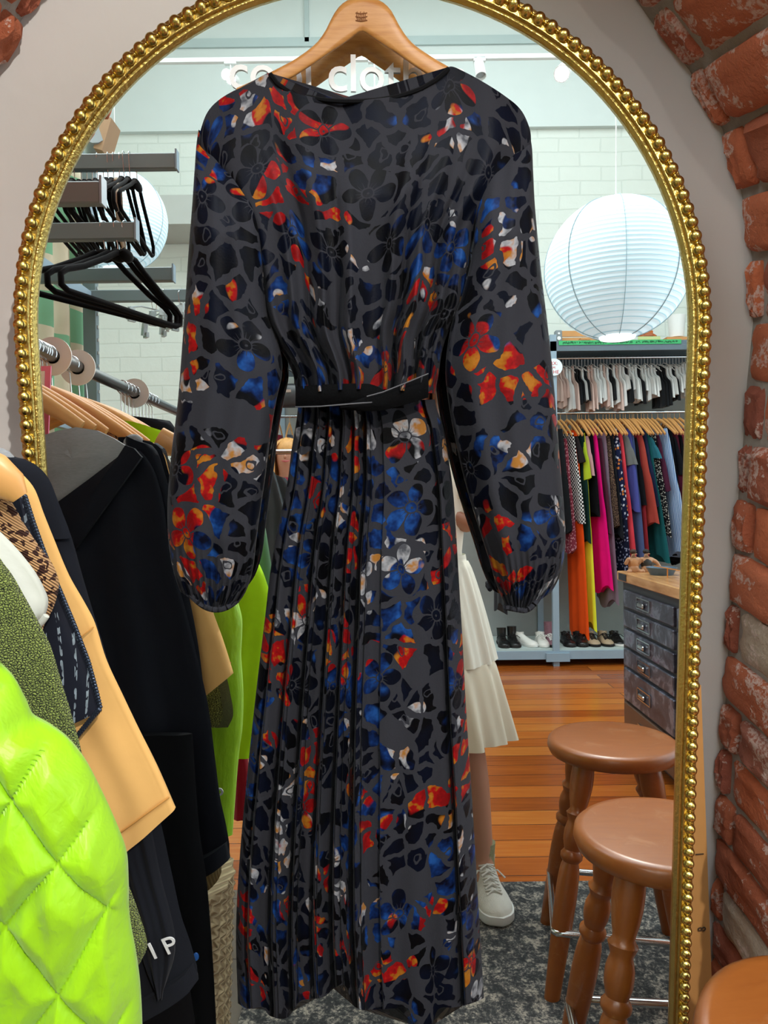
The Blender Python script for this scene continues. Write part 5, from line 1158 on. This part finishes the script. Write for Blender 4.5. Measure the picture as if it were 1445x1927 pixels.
# ================================================================== PEOPLE
skm = mat('skin', 'b4846c', .5, var=.06, vs=14); skm.node_tree.nodes['Principled BSDF'].inputs['Subsurface Weight'].default_value = .08
def person(o_, H, label, pose, hairc, top_m, side=1):
    r_ = empty('person', o_, label, 'person'); o_ = V(o_); k = H/1.65
    J = dict(pel=(0, 0, .92), wai=(0, 0, 1.05), che=(0, .01, 1.22), nec=(0, -.005, 1.385), hd0=(0, .01, 1.45), hd1=(0, .018, 1.53), hd2=(0, .005, 1.60),
             shl=(-.15, 0, 1.34), shr=(.15, 0, 1.34), hpl=(-.085, 0, .88), hpr=(.085, 0, .88), knl=(-.10, .01, .48), knr=(.10, .01, .48), anl=(-.105, -.03, .09), anr=(.105, -.03, .09))
    J.update(pose); J = {a_: o_+V(c_)*k for a_, c_ in J.items()}
    N_ = list(J); ix = {a_: i for i, a_ in enumerate(N_)}
    Rd = dict(pel=.135, wai=.115, che=.135, nec=.052, hd0=.062, hd1=.080, hd2=.062, shl=.058, shr=.058, hpl=.088, hpr=.088, knl=.056, knr=.056, anl=.036, anr=.036, ell=.042, elr=.042, wrl=.027, wrr=.027, cfl=.055, cfr=.055, ftl=.035, ftr=.035, pml=.030, pmr=.030)
    E_ = [('pel', 'wai'), ('wai', 'che'), ('che', 'nec'), ('nec', 'hd0'), ('hd0', 'hd1'), ('hd1', 'hd2'), ('che', 'shl'), ('che', 'shr'), ('shl', 'ell'), ('shr', 'elr'), ('ell', 'wrl'), ('elr', 'wrr'), ('wrl', 'pml'), ('wrr', 'pmr'), ('pel', 'hpl'), ('pel', 'hpr'), ('hpl', 'knl'), ('hpr', 'knr'), ('knl', 'cfl'), ('knr', 'cfr'), ('cfl', 'anl'), ('cfr', 'anr'), ('anl', 'ftl'), ('anr', 'ftr')]
    E_ = [(ix[a_], ix[c_]) for a_, c_ in E_]
    P = [J[a_] for a_ in N_]; Rr = [(Rd[a_]*k*(1.25 if a_ in ('pel', 'wai', 'che') else 1), Rd[a_]*k*(.85 if a_ in ('pel', 'wai', 'che') else 1)) for a_ in N_]
    # five fingers on each hand, curled around what is held
    for hnd, sg_ in (('l', -1), ('r', 1)):
        pm_ = J['pm'+hnd]; wr_ = J['wr'+hnd]; dv_ = (pm_-wr_).normalized(); sd = dv_.cross(V((0, 1, 0))).normalized()
        curl = V((-sg_*.6, .5, .1)).normalized()
        for f in range(4):
            L_ = (.030, .034, .031, .024)[f]*k; b0 = pm_+dv_*.018+sd*((f-1.5)*.019*k); i0 = len(P)
            P += [b0, b0+dv_*L_, b0+dv_*L_*1.5+curl*L_*.7, b0+dv_*L_*1.5+curl*L_*1.5]; Rr += [(.0095, .0095), (.0088, .0088), (.008, .008), (.0068, .0068)]
            E_ += [(ix['pm'+hnd], i0), (i0, i0+1), (i0+1, i0+2), (i0+2, i0+3)]
        i0 = len(P); b0 = wr_+(pm_-wr_)*.5+curl*.022; P += [b0, b0+dv_*.025+curl*.02, b0+dv_*.045+curl*.028]; Rr += [(.012, .012), (.010, .010), (.008, .008)]; E_ += [(ix['wr'+hnd], i0), (i0, i0+1), (i0+1, i0+2)]
    body = skin('body', P, E_, Rr, skm, r_, 2, o_, root=0)
    hc = J['hd1']+V((0, 0, .01)); 
    b = MB(); fy = .093*k
    b.ball(hc+V((0, fy, -.01)), .012*k, 10, 8, sc=(1, 1.3, 1.9))
    for sx in (-1, 1): b.ball(hc+V((sx*.083*k, .0, -.005)), .022*k, 10, 8, sc=(.35, .7, 1.2))
    b.build('nose_and_ears', skm, r_)
    b = MB(); 
    for sx in (-1, 1): b.ball(hc+V((sx*.031*k, fy-.016, .018)), .0115*k, 10, 8, sc=(1.1, .7, .8))
    b.build('eyes', mat('eye_white', 'e6e2dc', .2, var=0), r_)
    b = MB()
    for sx in (-1, 1): b.ball(hc+V((sx*.031*k, fy-.009, .018)), .006*k, 8, 6)
    b.build('irises', mat('iris_brown', '3a2a20', .2, var=0), r_)
    b = MB(); b.tube([hc+V((x*k, fy-.012-abs(x)*.5, -.045+abs(x)*abs(x)*8)) for x in (-.026, -.013, 0, .013, .026)], [.002, .0045, .0055, .0045, .002], 8); b.build('lips', mat('lips', 'b8555a', .4, var=0), r_)
    b = MB(); rows = []
    for j in range(14):
        v_ = j/13; row = []
        for i in range(33):
            a_ = radians(145+250*i/32)
            rad = (.088+.012*min(1, v_*3))*k; phi = min(v_*2.2, 1)*pi/2
            z = .092*k*cos(phi)-max(0, v_-.45)*.36*k; row.append(hc+V((rad*sin(phi)*cos(a_-0.0)*1.0, rad*sin(phi)*sin(a_)*1.12-.008, z+.012))+V((.004*sin(i*2.1), .004*cos(i*1.7), 0)))
        rows.append(row)
    b.grid(rows); hr = b.build('hair', mat('hair_'+hairc, hairc, .55, var=.25, vs=60), r_, smooth='all'); sd2 = hr.modifiers.new('solid', 'SOLIDIFY'); sd2.thickness = .012; sd2.offset = 1
    b = MB(); b.ball(hc+V((0, -.034, .038)), .090*k, 20, 12, sc=(1, 1.0, .84)); b.build('hair_cap', MATS['hair_'+hairc], r_)
    # t-shirt
    b = MB(); rows = []
    for z, rx2, ry2, yo in ((.86, .165, .125, 0), (.95, .165, .125, 0), (1.05, .155, .12, 0), (1.18, .172, .13, .01), (1.28, .18, .125, .01), (1.345, .165, .10, 0), (1.385, .10, .075, -.005), (1.395, .072, .062, -.005)):
        rows.append([o_+V(((rx2+.004*sin(j*1.9+z*30))*cos(2*pi*j/40), (ry2+.004*sin(j*1.3))*sin(2*pi*j/40)+yo, z))*k for j in range(40)])
    b.grid(rows, closed=True); sh_ = b.build('t_shirt', top_m, r_, smooth='all')
    for sgn, a_, c_ in ((-1, 'shl', 'ell'), (1, 'shr', 'elr')):
        p0, p1 = J[a_], J[c_]; d_ = (p1-p0); b = MB(); b.tube([p0-d_*.12, p0+d_*.1, p0+d_*.35, p0+d_*.62], [.062*k, .073*k, .070*k, .072*k], 18, cap=False); b.build('sleeve', top_m, sh_, smooth='all')
    return r_, J, k
ox, oy = .175, -.26
po = V((ox, oy, 0))
pose = dict(ell=(-.22, .03, 1.10), elr=(.185, .03, 1.12), wrl=(-.235, .13, 1.27), wrr=(-.09, .12, 1.28), pml=(-.232, .155, 1.325), pmr=(-.112, .145, 1.33), knl=(-.09, .0, .47), knr=(.165, .02, .47), cfl=(-.09, -.02, .33), cfr=(.185, 0, .33), anl=(-.09, -.03, .085), anr=(.213, -.01, .085), ftl=(-.09, .06, .04), ftr=(.216, .08, .04), hpr=(.095, 0, .88))
cream = cloth_mat('cream_tee', 'e4e0cf', sheen=.1)
pr_, J, k = person(po, 1.64, 'person photographing in a cream tee, tiered white skirt and white sneakers behind the dress', pose, '6a4a34', cream)
# tiered skirt
skw = cloth_mat('white_cotton_skirt', 'dcdcce', bump=.5)
b = MB(); rows = []; uvs = []
def tier(z0, z1, r0, r1, n, seed, am):
    R_ = random.Random(seed); ph = [R_.uniform(0, 6.28) for _ in range(4)]
    for i in range(n+1):
        t_ = i/n; z = z0+(z1-z0)*t_; rr = r0+(r1-r0)*t_**.8; row = []
        for j in range(200):
            a_ = 2*pi*j/200; f_ = am*(.25+t_)*(sin(a_*17+ph[0])+.6*sin(a_*29+ph[1]+t_)+.5*sin(a_*9+ph[2]))*.5
            row.append(po+V(((rr+f_)*cos(a_)*1.12, (rr+f_)*sin(a_)*.86, z)))
        rows.append(row)
tier(1.035, 1.015, .150, .152, 2, 1, .001); tier(1.015, .72, .155, .225, 14, 2, .010); b.grid(rows, closed=True); sk_ = b.build('skirt', skw, pr_, smooth='all')
b = MB(); rows = []; tier(.722, .50, .222, .272, 12, 5, .016); 
rows = [[V((q.x, q.y, q.z-(.035 if False else .0)-.02*max(0, sin((j/200*2*pi)*1+2.4))*(i/12))) for j, q in enumerate(r2_)] for i, r2_ in enumerate(rows)]
b.grid(rows, closed=True); o = b.build('lower_tier', cloth_mat('cream_cotton_tier', 'd3cdb8', bump=.5), sk_, smooth='all')
sneak = mat('white_sneaker', 'cfccc2', .6, var=.08, vs=50, bump=.4, bs=200); soc = mat('olive_sock', '8c8a68', .95, bump=.5, bs=200)
for nm2, ax_ in (('l', 'anl'), ('r', 'anr')):
    q = J[ax_]; fx = (J['ft'+nm2]-q)
    b = MB(); b.tube([V((q.x, q.y, .055)), V((q.x, q.y-.003, .11)), V((q.x, q.y-.006, .155))], [.037, .036, .040], 18); b.build('sock', soc, pr_)
    s_ = shoe('sneaker', (q.x+.008, q.y+.065, .011), -.10, .285, sneak, wsl, None, cat=None, ankle=.085, soleh=.028, laces=sneak)
    s_.parent = pr_; s_.location = s_.location-V(pr_.location)
    for kk in ('category', 'label'):
        if kk in s_: del s_[kk]
# phone held up by the photographer
b = MB(); Rm = Matrix((rt, fw, up)).transposed(); b.box(CAM-fw*.014+rt*.0-up*.055, (.072, .008, .148), Rm, bev=.004); ph_ = b.build('phone', mat('phone_black', '1b1b1e', .3), label='dark smartphone held up by the photographer in front of the dress', cat='phone')
b = MB(); b.box(CAM-fw*.0095-up*.008-rt*.022, (.03, .003, .03), Rm, bev=.001); b.build('camera_bump', MATS['phone_black'], ph_, smooth=False)
# smiling blonde person behind the leather coats
hx, hz = xpx(541, -2.7), zpx(858, -2.7)
pose2 = dict(ell=(-.22, .0, 1.08), elr=(.22, .0, 1.08), wrl=(-.22, .1, .88), wrr=(.22, .1, .88), pml=(-.22, .13, .83), pmr=(.22, .13, .83), cfl=(-.1, -.01, .33), cfr=(.1, -.01, .33), ftl=(-.105, .07, .04), ftr=(.105, .07, .04))
H2 = hz/.935
p2, J2, k2 = person(V((hx-.0, -2.72, 0)), H2, 'smiling fair-haired person in dark clothes glimpsed beyond the leather coats', pose2, 'c99454', cloth_mat('dark_red_tee', '7a1c30'))
b = MB(); rows = [[V((hx, -2.72, 0))+V(((r_*cos(2*pi*j/40))*1.15, r_*sin(2*pi*j/40)*.85, z))*k2 for j in range(40)] for z, r_ in ((.93, .15), (.85, .17), (.5, .19), (.06, .2))]; b.grid(rows, closed=True); b.build('long_skirt', mat('black_skirt_cloth', '16161a', .8), p2)
# rail in front of that person
b = MB(); zz = zpx(853, -1.35); b.tube([(-1.0, -1.35, zz), (-.12, -1.35, zz)], .012, 10)
for X_ in (-1.0, -.12): b.tube([(X_, -1.35, zz), (X_, -1.35, .0)], .012, 10)
b.build('short_clothes_rail', steel, label='short steel rail carrying the black leather coats in front of the smiling person', cat='rail')
for o in bpy.data.objects:
    if '_o' in o: del o['_o']
